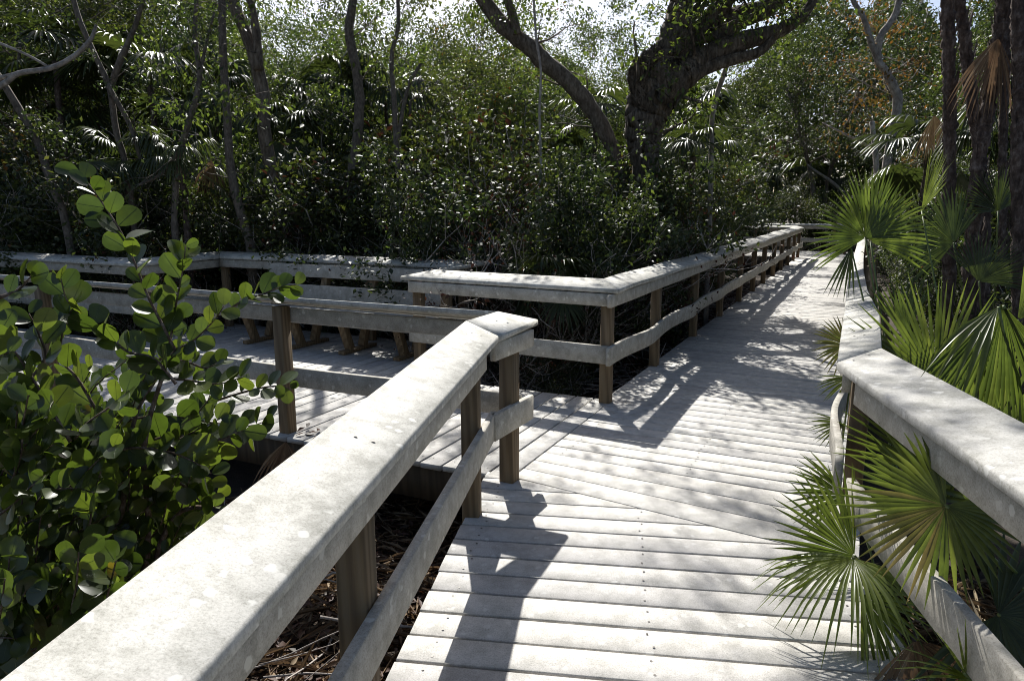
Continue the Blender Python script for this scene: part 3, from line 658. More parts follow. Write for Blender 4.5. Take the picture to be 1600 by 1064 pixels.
# ------------------------------------------------------------------ named trees with traced trunks
def pathpts(px, y): return [at(a[0], a[1], (a[2] if len(a) > 2 else y)) for a in px]
def smooth(pts, k=3):
    out = []
    for i in range(len(pts) - 1):
        p0, p1, p2, p3 = pts[max(0, i - 1)], pts[i], pts[i + 1], pts[min(len(pts) - 1, i + 2)]
        for j in range(k):
            t = j / k
            out.append(.5 * ((2 * p1) + (p2 - p0) * t + (2 * p0 - 5 * p1 + 4 * p2 - p3) * t * t + (3 * p1 - p0 - 3 * p2 + p3) * t ** 3))
    out.append(pts[-1]); return out
def hero(name, label, cat, limbs, barkm, leafm, leaf, crown, seed, per=14, sides=8, lump=.06, twigs=True, roots=True):
    """limbs: [(pixel path, widths px, depth)]; crown: [(x,y,z,radius,tips)]"""
    rg = random.Random(seed); nr = np.random.default_rng(seed)
    b0 = pathpts(limbs[0][0][:1], limbs[0][2])[0]; base = Vector((b0.x, b0.y, GZ)); root = empty(name, base); tag(root, label, cat)
    st = MB(); tips = []
    for li, (pp, ww, y) in enumerate(limbs):
        P = smooth(pathpts(pp, y), 4 if sides < 15 else 12); wr = [w / 2 * (y if len(a) < 3 else a[2]) / F_PX for w, a in zip(ww, pp)]
        rr = list(np.interp(np.linspace(0, 1, len(P)), np.linspace(0, 1, len(wr)), wr))
        if li == 0 and roots:
            P = [Vector((P[0].x, P[0].y, GZ - .1))] + P; rr = [rr[0] * 1.25] + rr
        P = [p_ + Vector((rg.gauss(0, .05), rg.gauss(0, .05), 0)) * r_ for p_, r_ in zip(P, rr)]
        st.tube([p_ - base for p_ in P], rr, sides if max(rr) > .05 else 6, 0, lump, rg)
        if twigs:
            for i in range(2, len(P), 3 if sides < 15 else 8):
                if P[i].z > 1.2 and rg.random() < .6:
                    tb = []; tt = []
                    grow(rg, P[i] - base, Vector((rg.gauss(0, 1), rg.gauss(0, .6), rg.gauss(.3, .4))), rg.uniform(.35, .8), max(.005, rr[i] * .16), 1, tb, tt, 0, .7, (1, 2))
                    for a, b in tb: st.tube(a, b, 4)
                    tips += tt
    for (cx, cy, cz, cr, nt_) in crown:
        for k in range(nt_):
            c = Vector((cx + rg.gauss(0, cr * .5), cy + rg.gauss(0, cr * .5), cz + rg.gauss(0, cr * .35))) - base
            tb = []; tt = []; grow(rg, c, Vector((rg.gauss(0, 1), rg.gauss(0, 1), rg.gauss(0, .5))), .5, .008, 1, tb, tt, -.05, .8, (1, 2))
            for a, b in tb: st.tube(a, b, 3)
            tips += tt
        if sides > 15:      # shaggy bark plates and fibres
            for k in range(len(P) * 26):
                i = rg.randint(1, len(P) - 2); a = rg.uniform(0, 6.28); t = (P[i + 1] - P[i - 1]).normalized(); x_ = t.orthogonal().normalized(); y_ = t.cross(x_); d = x_ * math.cos(a) + y_ * math.sin(a); e = t.cross(d)
                c = P[i] + (P[i + 1] - P[i]) * rg.random() - base + d * rr[i] * .97; L_ = rg.uniform(.04, .16); w_ = rg.uniform(.004, .022); lf_ = rg.uniform(.0, .035); q_ = e * rg.gauss(0, .03)
                st.add([c - e * w_, c + e * w_, c + e * w_ * .4 + t * L_ + d * lf_ + q_, c - e * w_ * .4 + t * L_ + d * lf_ + q_, c + d * .012 + t * L_ * .5], [(0, 1, 4), (1, 2, 4), (2, 3, 4), (3, 0, 4)])
    st.build('trunk', barkm, root, True)
    if leafm and tips:
        fo = MB(); spray(nr, tips, per, .10, leaf, fo, droop=.6); fo.build('crown', leafm, root)
    return root
# the oak (its limbs leave the picture at the top; the crown above shades the near deck)
oak = [([(1015, 420), (1012, 330), (1008, 250), (1006, 200), (1015, 165), (1035, 130), (1048, 90), (1066, 30), (1082, -40), (1090, -140)], [32, 32, 42, 58, 66, 72, 56, 48, 44, 36], 10.0),
       ([(1035, 140), (1075, 110), (1100, 92), (1145, 70), (1185, 58), (1225, 45), (1262, 15), (1290, -40)], [50, 46, 34, 29, 25, 20, 14, 9], 9.9),
       ([(1075, 118), (1110, 104), (1150, 92), (1185, 82), (1210, 60)], [26, 19, 17, 14, 10], 9.8),
       ([(1060, 100), (1080, 70), (1110, 30), (1150, -20), (1190, -90)], [34, 32, 28, 24, 20], 10.1),
       ([(1110, 60), (1150, 30), (1195, 15), (1230, -10)], [40, 34, 26, 20], 10.2),
       ([(1015, 180), (998, 120), (1020, 90)], [30, 24, 16], 9.85)]
hero('oak_tree', 'thick leaning dark oak trunk with heavy limbs at top centre right', 'tree', oak, M_oak, M_leafC, .075,
     [(3.4, 9.3, 4.4, .45, 7), (2.9, 9.6, 4.3, .4, 5), (3.9, 9.4, 4.1, .4, 4), (2.55, 9.4, 4.5, .35, 6), (1.9, 9.2, 4.6, .3, 4), (2.2, 9.3, 3.4, .3, 3), (1.6, 9.0, 6.0, .8, 16), (.6, 8.5, 6.4, .9, 14), (2.6, 8.8, 6.3, .9, 14), (1.4, 7.6, 6.6, .8, 9), (4.4, 10.5, 6.4, 1.0, 16), (3.4, 11.5, 6.6, 1, 10), (.2, 10.4, 6.6, .9, 9)], 77, 11, 22, .07)
hero('leaning_tree', 'dark leaning branchless trunk slanting up left of the oak', 'tree', [([(990, 310), (968, 255), (952, 222), (930, 180), (896, 136), (852, 98), (830, 76), (786, 40), (740, -20)], [20, 22, 22, 24, 25, 25, 25, 23, 20], 10.6), ([(808, 55), (800, 20), (780, -30)], [14, 12, 8], 10.5)], M_bark, M_leafC, .07, [(.4, 10.3, 4.5, .3, 3), (-.2, 10.4, 4.6, .35, 5), (-.6, 10.6, 5.2, .6, 6)], 78, 12, 12, .1)
hero('vine_wrapped_tree', 'dark twisted trunk of two fused stems left of the sky gap', 'tree', [([(445, 400), (438, 330), (428, 280), (415, 225), (412, 170), (405, 120), (388, 60), (365, 10), (345, -60)], [16, 18, 18, 19, 19, 20, 18, 15, 12], 10.5), ([(405, 110), (400, 50), (392, 5), (380, -40)], [14, 12, 12, 8], 10.4)], M_bark, M_leafA, .07, [(-4.1, 10.3, 4.6, .4, 7)], 79, 12, 9, .1)
hero('slender_tree', 'ringed straight slender trunk with leafy shoots behind the bench', 'tree', [([(392, 380), (372, 320), (360, 262), (354, 170), (349, 90), (346, -40)], [15, 14, 13, 12, 12, 10], 9.8)], M_sap, M_leafC, .08, [(-4.15, 9.6, 2.9, .25, 4), (-4.0, 9.5, 2.3, .25, 4), (-3.4, 9.5, 3.0, .25, 4), (-4.3, 9.6, 4.2, .4, 5)], 80, 8, 8, .05)
hero('slender_tree', 'slender curved trunk just left of the drooping palm fans at centre', 'tree', [([(545, 300), (555, 240), (560, 190), (562, 150), (555, 100), (545, 50), (552, 0), (556, -60)], [14, 15, 15, 15, 14, 14, 12, 10], 10.8)], M_sap, M_leafC, .07, [(-2.3, 10.6, 4.8, .35, 4)], 81, 10, 8, .05)
hero('forked_sapling', 'thin grey forked sapling between the palms at centre left', 'tree', [([(625, 300), (620, 240), (616, 160), (612, 90), (622, 40), (620, -40)], [8, 9, 8, 7, 6, 5], 10.0), ([(621, 220), (630, 170), (640, 130), (658, 100)], [7, 6, 6, 4], 10.0)], M_sap, M_leafB, .06, [(-1.5, 9.9, 4.4, .4, 5)], 82, 10, 6)
hero('leaning_sapling', 'thin pale brown sapling leaning at the far left edge', 'tree', [([(112, 400), (98, 330), (78, 280), (60, 225), (35, 180), (5, 130), (-30, 80)], [13, 12, 12, 11, 11, 10, 8], 9.6)], M_sap, M_leafA, .06, [], 83, 8, 7)
hero('leaning_sapling', 'grey sapling leaning left with a fork above the left palm fan', 'tree', [([(207, 330), (195, 250), (180, 200), (172, 140), (150, 90), (120, 20), (110, -40)], [9, 9, 9, 9, 8, 8, 6], 9.9), ([(172, 140), (190, 90), (212, 40), (228, -20)], [10, 9, 7, 5], 10.1), ([(168, 132), (205, 200), (222, 260)], [7, 7, 6], 9.8)], M_sap, M_leafA, .06, [(-5.6, 9.8, 4.5, .4, 5)], 84, 10, 7)
hero('bare_sapling', 'pale grey bare sapling rising behind the bench bay corner', 'tree', [([(272, 350), (276, 280), (285, 225), (300, 175), (312, 120), (305, 60), (308, -30)], [10, 9, 9, 8, 8, 7, 5], 9.5), ([(285, 225), (255, 270), (215, 290)], [6, 5, 4], 9.4), ([(312, 120), (322, 70), (335, 20)], [6, 4, 3], 9.5)], M_sap, M_leafB, .055, [], 85, 6, 6)
hero('arching_branch', 'bare arching branch sweeping in from the upper left edge', 'branch', [([(-40, 150), (0, 135), (30, 115), (75, 108), (110, 92), (140, 65), (150, 40)], [10, 9, 8, 8, 7, 6, 4], 9.0), ([(30, 115), (0, 122), (-30, 128)], [7, 6, 5], 9.0), ([(-20, 60), (40, 85), (75, 105)], [4, 4, 4], 9.0)], M_pale, None, .05, [], 86, 6, 6, roots=False)
hero('hanging_vine', 'thin straight vine hanging in front of the shrubs at centre', 'vine', [([(842, 330), (845, 250), (843, 180), (845, 110), (838, 60), (832, -30)], [4, 4, 4, 4, 4, 4], 9.8)], M_twig, None, .05, [], 87, 6, 5, .03, twigs=False)
hero('pale_tree', 'pale sunlit crooked trunk right of the far walk end', 'tree', [([(1372, 330), (1382, 280), (1392, 220), (1402, 160), (1398, 140), (1382, 110), (1372, 95), (1375, 60), (1400, 20), (1410, -30)], [13, 13, 14, 14, 14, 12, 11, 11, 10, 8], 11.5), ([(1375, 100), (1362, 70), (1350, 30), (1335, 5), (1320, -30)], [10, 9, 8, 7, 6], 11.5), ([(1373, 325), (1368, 240), (1362, 190)], [8, 8, 7], 11.5)], M_pale, M_leafO, .06, [(5.5, 11.4, 3.6, .35, 6), (5.1, 11.3, 3.2, .35, 5), (6.0, 11.6, 4.5, .5, 6)], 88, 9, 8)
hero('dead_branch', 'pale dead branch curving up beside the far end of the walk', 'branch', [([(1335, 330), (1320, 305), (1300, 285), (1278, 270), (1262, 258)], [6, 6, 5, 4, 2], 29.5)], M_pale, None, .05, [], 89, 6, 6)
hero('dead_branch', 'thin pale dead branch arching in the shade right of the oak', 'branch', [([(1375, 245), (1350, 225), (1320, 210), (1300, 200), (1285, 192)], [4, 4, 4, 3, 2], 12)], M_pale, None, .05, [], 90, 6, 5, roots=False)
hero('slender_tree', 'pale slim trunk to the right of the oak behind hanging vines', 'tree', [([(1108, 380), (1110, 300), (1112, 220), (1115, 170), (1130, 120), (1140, 90)], [8, 8, 7, 8, 8, 6], 10.6)], M_pale, M_leafA, .06, [], 91, 8, 6)

# ------------------------------------------------------------------ palm fans
def fan(mb, hub, axis, normal, Rr, nb=34, spread=130, droop=.25, join=.42, w=None, seed=0, mi=0, fold=.35, curl=0.0, stiff=1.0, yel=None):
    rg = random.Random(seed); a = Vector(axis).normalized(); nrm = Vector(normal); nrm = (nrm - a * nrm.dot(a)).normalized(); sd = a.cross(nrm)
    dth = 2 * R(spread) / (nb - 1)
    for i in range(nb):
        th = -R(spread) + dth * i + rg.gauss(0, dth * .12); k = math.cos(th)
        d = a * math.cos(th) + sd * math.sin(th); t = nrm.cross(d)
        Lb = Rr * (.84 + .16 * math.cos(th * .7)) * rg.uniform(.93, 1.04); lift = rg.gauss(0, .03)
        hw_join = math.tan(dth / 2) * join * Rr * 1.04; secs = []; rows = (0.02, .2, join, join + (1 - join) * .3, join + (1 - join) * .62, 1.0)
        bl = rg.uniform(.7, 1.3)
        pts = []
        for j, f in enumerate(rows):
            r_ = Lb * f; x_ = max(0, f - .15) / .85
            hw = hw_join * (f / join) if f <= join else hw_join * (1.0 + .12 * math.sin((f - join) / (1 - join) * 3.14)) * (1 - ((f - join) / (1 - join)) ** 1.6)
            hw = max(hw, .0006)
            dz = Vector((0, 0, -droop * bl * Lb * x_ ** 2.2))
            c = Vector(hub) + d * r_ * (1 - .12 * x_ * droop) + nrm * (-.10 * Rr * (1 - k) * f * curl + lift * r_ * x_) + dz
            fo_ = hw * fold
            pts += [c - t * hw + nrm * fo_, c - nrm * fo_, c + t * hw + nrm * fo_]
        n_ = len(rows); fs = []
        for j in range(n_ - 1):
            q = j * 3; fs += [(q, q + 1, q + 4, q + 3), (q + 1, q + 2, q + 5, q + 4)]
        m_ = mi if not yel or not yel(th, rg) else 1
        mb.add(pts, fs, m_)
def petiole(mb, p0, p1, r=.007, sag=.1, mi=0):
    p0, p1 = Vector(p0), Vector(p1); m_ = (p0 + p1) / 2 + Vector((0, 0, sag)); mb.tube(smooth([p0, m_, p1], 4), [r * 1.4] * 3 + [r] * 6, 5, mi)
m, nt, p, o = newmat('petiole_green'); p.inputs['Base Color'].default_value = (.10, .13, .03, 1); p.inputs['Roughness'].default_value = .5; M_pet = m
def palmetto(label, base, fr, group=None, name='saw_palmetto'):
    root = empty(name, base); tag(root, label, 'palmetto', group); bt = Matrix.Translation(-Vector(base))
    st = MB(); rg = random.Random(len(label))
    for k in range(7):
        a = k * .9; st.tube([Vector(base) + Vector((0, 0, -.08)), Vector(base) + Vector((math.cos(a) * .05, math.sin(a) * .05, .12)), Vector(base) + Vector((math.cos(a) * .10, math.sin(a) * .10, .24))], [.04, .03, .012], 6)
    o = st.build('base_stem', M_palmb, root); o.data.transform(bt)
    for f in fr:
        mb = MB(); hub = f['hub']; fan(mb, hub, f['ax'], f['nr'], f['R'], f.get('nb', 34), f.get('sp', 120), f.get('dr', .2), f.get('jo', .42), seed=f.get('seed', 1), curl=f.get('curl', .6), yel=f.get('yel'), fold=f.get('fold', .35))
        mats = [f.get('mat', M_frond), f.get('mat2', M_frondY), M_pet]
        petiole(mb, Vector(base) + Vector((0, 0, .1)), hub, f.get('pr', .006), f.get('sag', .12), 2)
        o = mb.build('frond', mats, root); o.data.transform(bt)
        if f.get('lab'): o['label'] = f['lab']
    return root
V3 = Vector
# -- right side, from the far fan to the near ones
palmetto('tall palmetto whose fan leans over the right railing and hides the walk', (2.55, 4.35, GZ), [
    dict(hub=at(1352, 372, 4.9), ax=(-.25, -.1, 1), nr=(.15, -1, .35), R=.47, sp=104, dr=.10, seed=1, nb=38),
    dict(hub=at(1360, 378, 5.0), ax=(.75, .3, .75), nr=(.5, -.75, .45), R=.62, sp=62, dr=.12, seed=2, nb=26),
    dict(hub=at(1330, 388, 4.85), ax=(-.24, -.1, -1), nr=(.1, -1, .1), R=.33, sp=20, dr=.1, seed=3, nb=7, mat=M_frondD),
    dict(hub=at(1415, 520, 4.5), ax=(-.12, .2, 1), nr=(-.2, -1, .2), R=.40, sp=34, dr=.05, seed=4, nb=14)])
palmetto('broad green palmetto fan standing upright behind the right railing bend', (2.75, 3.95, GZ), [
    dict(hub=at(1462, 600, 3.6), ax=(0, .15, 1), nr=(0, -1, .2), R=.60, sp=72, dr=.03, seed=5, nb=36),
    dict(hub=at(1418, 620, 3.65), ax=(.2, .1, 1), nr=(-.3, -1, .2), R=.40, sp=58, dr=.05, seed=6, nb=26),
    dict(hub=at(1455, 735, 3.1), ax=(-.05, .2, 1), nr=(.1, -1, .3), R=.52, sp=75, dr=.04, seed=7, nb=34),
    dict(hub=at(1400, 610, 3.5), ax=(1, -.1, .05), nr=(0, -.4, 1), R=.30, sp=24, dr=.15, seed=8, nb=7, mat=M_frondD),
    dict(hub=at(1440, 330, 5.2), ax=(.35, .1, 1), nr=(.8, -.7, .1), R=.46, sp=42, dr=.03, seed=9, nb=26)])
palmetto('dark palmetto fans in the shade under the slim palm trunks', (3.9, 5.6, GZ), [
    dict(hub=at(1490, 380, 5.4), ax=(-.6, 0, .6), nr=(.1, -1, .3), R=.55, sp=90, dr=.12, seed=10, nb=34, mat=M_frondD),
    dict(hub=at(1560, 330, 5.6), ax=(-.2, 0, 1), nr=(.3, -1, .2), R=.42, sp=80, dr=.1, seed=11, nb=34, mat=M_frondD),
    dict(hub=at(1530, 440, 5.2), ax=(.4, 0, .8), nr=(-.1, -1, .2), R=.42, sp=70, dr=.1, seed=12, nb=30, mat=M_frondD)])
palmetto('near drooping palmetto fan folded over the right railing at the right edge', (2.5, 3.0, GZ), [
    dict(hub=at(1568, 478, 2.75), ax=(-.05, -.1, -1), nr=(-.1, -1, .1), R=.50, sp=46, dr=.10, seed=13, nb=30, jo=.55, curl=.2, fold=.9, sag=.35),
    dict(hub=at(1560, 480, 2.72), ax=(-.75, -.55, -.35), nr=(-.2, -.5, .9), R=.44, sp=13, dr=.40, seed=14, nb=5),
    dict(hub=at(1590, 500, 2.8), ax=(.6, 0, .9), nr=(0, -1, .2), R=.5, sp=30, dr=.05, seed=15, nb=12, mat=M_frond)])
palmetto('yellowing palmetto fan poking through below the right handrail', (2.35, 2.45, GZ), [
    dict(hub=at(1478, 790, 2.05), ax=(-.5, -.1, -.6), nr=(.05, -1, .35), R=.30, sp=140, dr=.10, seed=16, nb=46, yel=lambda th, rg: -.5 < th < 1.25 and rg.random() < .65, lab='yellowing fan leaf with a brown torn left half', jo=.5),
    dict(hub=at(1470, 800, 2.5), ax=(-.55, .1, 1), nr=(.1, -1, .3), R=.46, sp=60, dr=.03, seed=17, nb=24),
    dict(hub=at(1590, 800, 2.5), ax=(.0, .1, 1), nr=(.1, -1, .1), R=.5, sp=90, dr=.05, seed=18, nb=30),
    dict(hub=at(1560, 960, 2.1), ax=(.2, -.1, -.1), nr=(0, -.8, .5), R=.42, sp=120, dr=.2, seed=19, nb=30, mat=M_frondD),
    dict(hub=at(1530, 720, 3.0), ax=(.3, .1, 1), nr=(.1, -1, .1), R=.6, sp=85, dr=.05, seed=28, nb=30, mat=M_frond)])
palmetto('sunlit palmetto fan spreading over the deck at lower right', (1.75, 2.95, GZ), [
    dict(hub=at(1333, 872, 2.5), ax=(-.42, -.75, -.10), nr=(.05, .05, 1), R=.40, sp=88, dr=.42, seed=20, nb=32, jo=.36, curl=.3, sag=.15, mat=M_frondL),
    dict(hub=at(1335, 868, 2.62), ax=(-.75, .1, .65), nr=(.2, -.9, .45), R=.40, sp=62, dr=.05, seed=21, nb=22),
    dict(hub=at(1322, 775, 3.1), ax=(-.85, .0, .25), nr=(.2, -.8, .6), R=.30, sp=48, dr=.08, seed=22, nb=16),
    dict(hub=at(1345, 930, 2.4), ax=(.55, -.2, -.5), nr=(-.1, -.7, .7), R=.30, sp=55, dr=.15, seed=23, nb=16)])
palmetto('small palmetto sprigs poking past the right railing onto the walk', (2.1, 4.35, GZ), [
    dict(hub=at(1318, 662, 3.75), ax=(-1, -.1, -.1), nr=(0, -.6, .8), R=.20, sp=42, dr=.15, seed=24, nb=12),
    dict(hub=at(1322, 540, 4.7), ax=(-.8, 0, .3), nr=(0, -.8, .5), R=.26, sp=75, dr=.12, seed=25, nb=18, mat=M_frondY),
    dict(hub=at(1330, 590, 4.3), ax=(-1, -.1, -.3), nr=(0, -.6, .8), R=.22, sp=30, dr=.15, seed=26, nb=8)])
palmetto('little bright green palmetto sprout at the bottom right corner', (1.68, 1.95, GZ), [
    dict(hub=at(1508, 1052, 1.75), ax=(-.1, 0, 1), nr=(.2, -1, .2), R=.17, sp=28, dr=.06, seed=27, nb=5, jo=.2),
    dict(hub=at(1520, 1062, 1.75), ax=(-1, 0, .25), nr=(0, -.3, 1), R=.22, sp=30, dr=.2, seed=29, nb=6, jo=.2)])
# -- fans of background palms: one crown mesh, copied
def palm_crown(seed, nf_=13, Rf=.55, mat=None, dr=.45):
    rg = random.Random(seed); mb = MB()
    for k in range(nf_):
        a = k * 2.4 + rg.uniform(-.2, .2); el = rg.uniform(-.5, 1.1); d = V3((math.cos(a) * math.cos(el), math.sin(a) * math.cos(el), math.sin(el)))
        pl_ = rg.uniform(.35, .7); hub = d * pl_; petiole(mb, (0, 0, 0), hub, .008, .05, 1)
        ax = (d + V3((0, 0, -.45))).normalized(); nr_ = V3((-math.cos(a) * .5, -math.sin(a) * .5, 1)); fan(mb, hub, ax, nr_, Rf * rg.uniform(.8, 1.15), 24, 105, dr * rg.uniform(.8, 1.3), .45, seed=seed * 31 + k)
    return mb.mesh('crown', [mat or M_frondD, M_pet])
def palm_trunk(H, r):
    mb = MB(); rg = random.Random(int(H * 10)); k = 14
    mb.tube([V3((rg.uniform(-.01, .01), rg.uniform(-.01, .01), H * i / k)) for i in range(k + 1)], [r * rg.uniform(.9, 1.12) for _ in range(k + 1)], 10, 0, .08, rg); return mb.mesh('trunk', M_palmb, True)
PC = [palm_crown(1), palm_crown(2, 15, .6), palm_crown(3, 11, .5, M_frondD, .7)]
PT = palm_trunk(1.0, .05)
def palm(label, hubpx, y, sc, k, rz=0, group='cabbage palms in the thicket'):
    if hubpx[0] < 640 and y < 12:
        q_ = 1.32 if hubpx[1] < 200 else 1.1
        y *= q_; sc *= q_
    c = at(hubpx[0], hubpx[1], y); root = empty('palm_tree', (c.x, c.y, GZ), rz); tag(root, label, 'palm tree', group)
    o = part('crown', PC[k], root); o.location = (0, 0, c.z - GZ); o.scale = (sc, sc, sc)
    t = part('trunk', PT, root); t.scale = (1, 1, max(.2, c.z - GZ)); return root
palm('cabbage palm with a sunlit drooping fan near the top left', (235, 135), 9.7, 1.05, 0, .3)
palm('dark drooping palm at the upper left behind thin saplings', (150, 150), 10.6, 1.0, 1, 1.7)
palm('palm fans hanging beside the slender ringed trunk', (335, 155), 10.4, .95, 2, 2.2)
palm('low shaded palm below the drooping fan at left', (195, 250), 9.2, .75, 0, 3.3)
palm('low palm with fans behind the pale bare sapling', (285, 262), 9.0, .7, 2, 4.4)
palm('palm with glossy fans sweeping left near the curved trunk', (515, 175), 10.3, 1.0, 1, .9)
palm('palm with long drooping blades right of the curved trunk', (605, 165), 10.2, 1.0, 2, 5.1)
palm('sunlit pale palm fan just right of the oak trunk', (1082, 245), 11.0, .8, 0, 1.1)
palm('taller dim palm behind the oak limb on its right', (1070, 190), 13.0, 1.1, 1, 2.9)
palm('palm glinting at the far end of the main walk', (1245, 300), 33, 2.2, 1, .4)
palm('second glinting palm right of the walk end', (1290, 315), 35.0, 2.0, 2, 2.4)
palm('low dark palm left of the long railing under the oak', (1020, 360), 11.3, 1.1, 2, 1.9)
palm('low dark palm beside the long railing right of the oak', (1065, 355), 13.2, 1.1, 0, 3.9)
palm('small palm showing under the middle railing', (862, 452), 7.6, .62, 1, .2)
palm('dim palm high on the left behind the arching branch', (85, 95), 12.5, 1.2, 0, 2.0)
palm('palm behind the vine-wrapped trunk', (450, 215), 12.0, .9, 1, 3.1)
palm('palm in the deep shade right of the pale tree', (1450, 250), 9.5, 1.0, 0, .5)
palm('tall palm at the right edge with fans behind the slim trunks', (1590, 220), 8.2, 1.0, 2, 2.6)
palm('palm half hidden between the pale tree and the walk end', (1340, 262), 34.0, 2.2, 2, .2)
palm('palm behind the leaning dark trunk', (930, 190), 13.0, 1.0, 0, 1.2)

# slim palm trunks on the right
def slim(label, pp, ww, y, dead=0):
    P = smooth(pathpts(pp, y), 5); base = V3((P[0].x, P[0].y, GZ)); root = empty('slim_palm', base); tag(root, label, 'palm tree', 'slim palm trunks on the right')
    rr = np.interp(np.linspace(0, 1, len(P)), np.linspace(0, 1, len(ww)), [w / 2 * y / F_PX for w in ww]); mb = MB(); rg = random.Random(int(pp[0][0]))
    # finely ringed rough trunk
    Q = []; q = []
    for i in range(len(P) - 1):
        for j in range(5): Q.append(P[i].lerp(P[i + 1], j / 5)); q.append((rr[i] + (rr[i + 1] - rr[i]) * j / 5) * rg.uniform(.84, 1.16))
    Q = [V3((P[0].x, P[0].y, GZ - .05))] + Q; q = [rr[0]] + q
    mb.tube([a - base for a in Q], q, 9, 0, .12, rg)
    for k in range(int(len(Q) * .9)):      # old leaf-base flakes
        i = rg.randint(1, len(Q) - 2); a = rg.uniform(0, 6.28); d = V3((math.cos(a), math.sin(a), 0)); c = Q[i] - base + d * q[i] * .95; s_ = V3((-d.y, d.x, 0)) * rg.uniform(.008, .02); L_ = rg.uniform(.05, .14)
        mb.add([c - s_, c + s_, c + s_ * .5 + d * .02 + V3((0, 0, L_)), c - s_ * .5 + d * .02 + V3((0, 0, L_))], [(0, 1, 2, 3)])
    mb.build('trunk', M_palmb, root, False)
    top = P[-1] - base
    o = part('crown', PC[int(pp[0][0]) % 3], root); o.location = top; o.scale = (1.0, 1.0, 1.0)
    if dead:
        dm = MB()
        for k in range(dead):
            a = rg.uniform(0, 6.28); h = top + V3((math.cos(a) * .25, math.sin(a) * .25, -.1)); fan(dm, h, (math.cos(a) * .3, math.sin(a) * .3, -1), (math.cos(a), math.sin(a), .3), .95, 20, 30, .05, .4, seed=k + 5)
        dm.build('dead_fronds', M_dead, root)
slim('slim dark palm trunk, straight, left of the group', [(1484, 440), (1482, 330), (1484, 200), (1482, 80), (1480, -30), (1478, -420)], [20, 19, 19, 18, 18, 16], 6.0)
slim('slim palm trunk leaning right in the middle of the group', [(1516, 470), (1520, 360), (1530, 250), (1548, 140), (1562, 50), (1574, -40), (1625, -420)], [24, 23, 22, 21, 20, 20, 18], 5.7, 3)
slim('slim palm trunk curving left behind the leaning one', [(1536, 480), (1538, 360), (1530, 240), (1516, 140), (1506, 50), (1496, -40), (1480, -420)], [17, 17, 17, 17, 17, 16, 15], 6.3)
slim('slim palm trunk at the right edge of the view', [(1592, 560), (1592, 400), (1590, 250), (1594, 120), (1590, 0), (1600, -400)], [22, 21, 20, 20, 19, 18], 5.4, 2)
slim('thin shaded palm trunk standing behind the right edge pair', [(1566, 420), (1566, 300), (1568, 180), (1572, 60), (1585, -400)], [12, 12, 12, 12, 11], 7.5)

# ------------------------------------------------------------------ cocoplum in the foreground
def cocoleaf(mb, p0, d, nrm, L_, mi=0, rg=rnd):
    d = d.normalized(); nrm = (nrm - d * nrm.dot(d)); nrm = nrm.normalized() if nrm.length > 1e-4 else d.orthogonal().normalized(); s_ = d.cross(nrm)
    prof = [(0, .03), (.12, .20), (.3, .34), (.5, .41), (.68, .42), (.84, .34), (.95, .19), (1.0, .02)]
    w = rg.uniform(.86, 1.08); bend = rg.uniform(-.18, .12); cup = rg.uniform(.05, .3); pts = []
    for f, h in prof:
        c = p0 + d * L_ * (f + .05) + nrm * bend * L_ * f * f; hw = h * L_ * w; pts += [c - s_ * hw + nrm * hw * cup, c - s_ * hw * .5 + nrm * hw * cup * .35, c, c + s_ * hw * .5 + nrm * hw * cup * .35, c + s_ * hw + nrm * hw * cup]
    fs = []
    for j in range(len(prof) - 1):
        for i in range(4): q = j * 5 + i; fs.append((q, q + 1, q + 6, q + 5))
    mb.add(pts, fs, mi)
    rib = []
    for j in (0, 2, 4, 6):
        c = pts[j * 5 + 2]; rw = L_ * .012 * (1 - j / 8); rib += [c - s_ * rw - nrm * .0004, c + nrm * L_ * .012, c + s_ * rw - nrm * .0004, c - nrm * L_ * .012]
    fr = []
    for j in range(3):
        for i in range(4): q = j * 4; fr.append((q + i, q + (i + 1) % 4, q + 4 + (i + 1) % 4, q + 4 + i))
    mb.add(rib, fr, 2)
shootsA = [  # pixel path, depth, leaf size
    ([(275, 550), (255, 510), (232, 465), (212, 415), (190, 365), (165, 325), (140, 290), (126, 272)], 2.35, .080),
    ([(258, 575), (268, 520), (276, 470), (285, 425), (290, 385)], 2.4, .08),
    ([(215, 640), (240, 600), (270, 552), (305, 530), (335, 500), (350, 478)], 2.35, .075),
    ([(350, 490), (380, 470), (410, 460), (440, 448), (462, 445)], 2.5, .075),
    ([(275, 600), (240, 560), (200, 550), (165, 520), (130, 495), (105, 470), (95, 435)], 2.2, .078),
    ([(150, 640), (120, 590), (95, 560), (100, 510), (115, 480)], 2.2, .085),
    ([(110, 690), (80, 640), (50, 590), (20, 545), (-15, 500)], 1.9, .076),
    ([(0, 465), (30, 452), (50, 430)], 1.9, .076),
    ([(40, 600), (70, 560), (60, 520), (45, 490)], 2.0, .08),
    ([(260, 590), (300, 595), (340, 600), (375, 590)], 2.4, .075),
    ([(240, 560), (290, 565), (320, 575), (345, 565)], 2.5, .07),
    ([(120, 700), (190, 660), (260, 650), (330, 660), (390, 665), (420, 655)], 2.5, .085),
    ([(200, 700), (270, 680), (330, 690), (380, 672)], 2.4, .09),
    ([(340, 625), (390, 610), (430, 603), (455, 608)], 2.6, .07),
    ([(150, 720), (200, 700), (260, 705), (300, 720), (330, 740)], 2.2, .09),
    ([(190, 760), (240, 740), (290, 760), (320, 790), (345, 790)], 2.3, .08)]
coco = empty('cocoplum_shrub', (*at(150, 900, 2.3).to_2d(), GZ)); tag(coco, 'round-leaved glossy green shrub in the foreground at left, reaching over the branch railing', 'shrub')
crg = random.Random(99); cb = Matrix.Translation(-coco.location); cstem = MB(); cleaf = MB()
fwd = V3((0, -.8, .6))
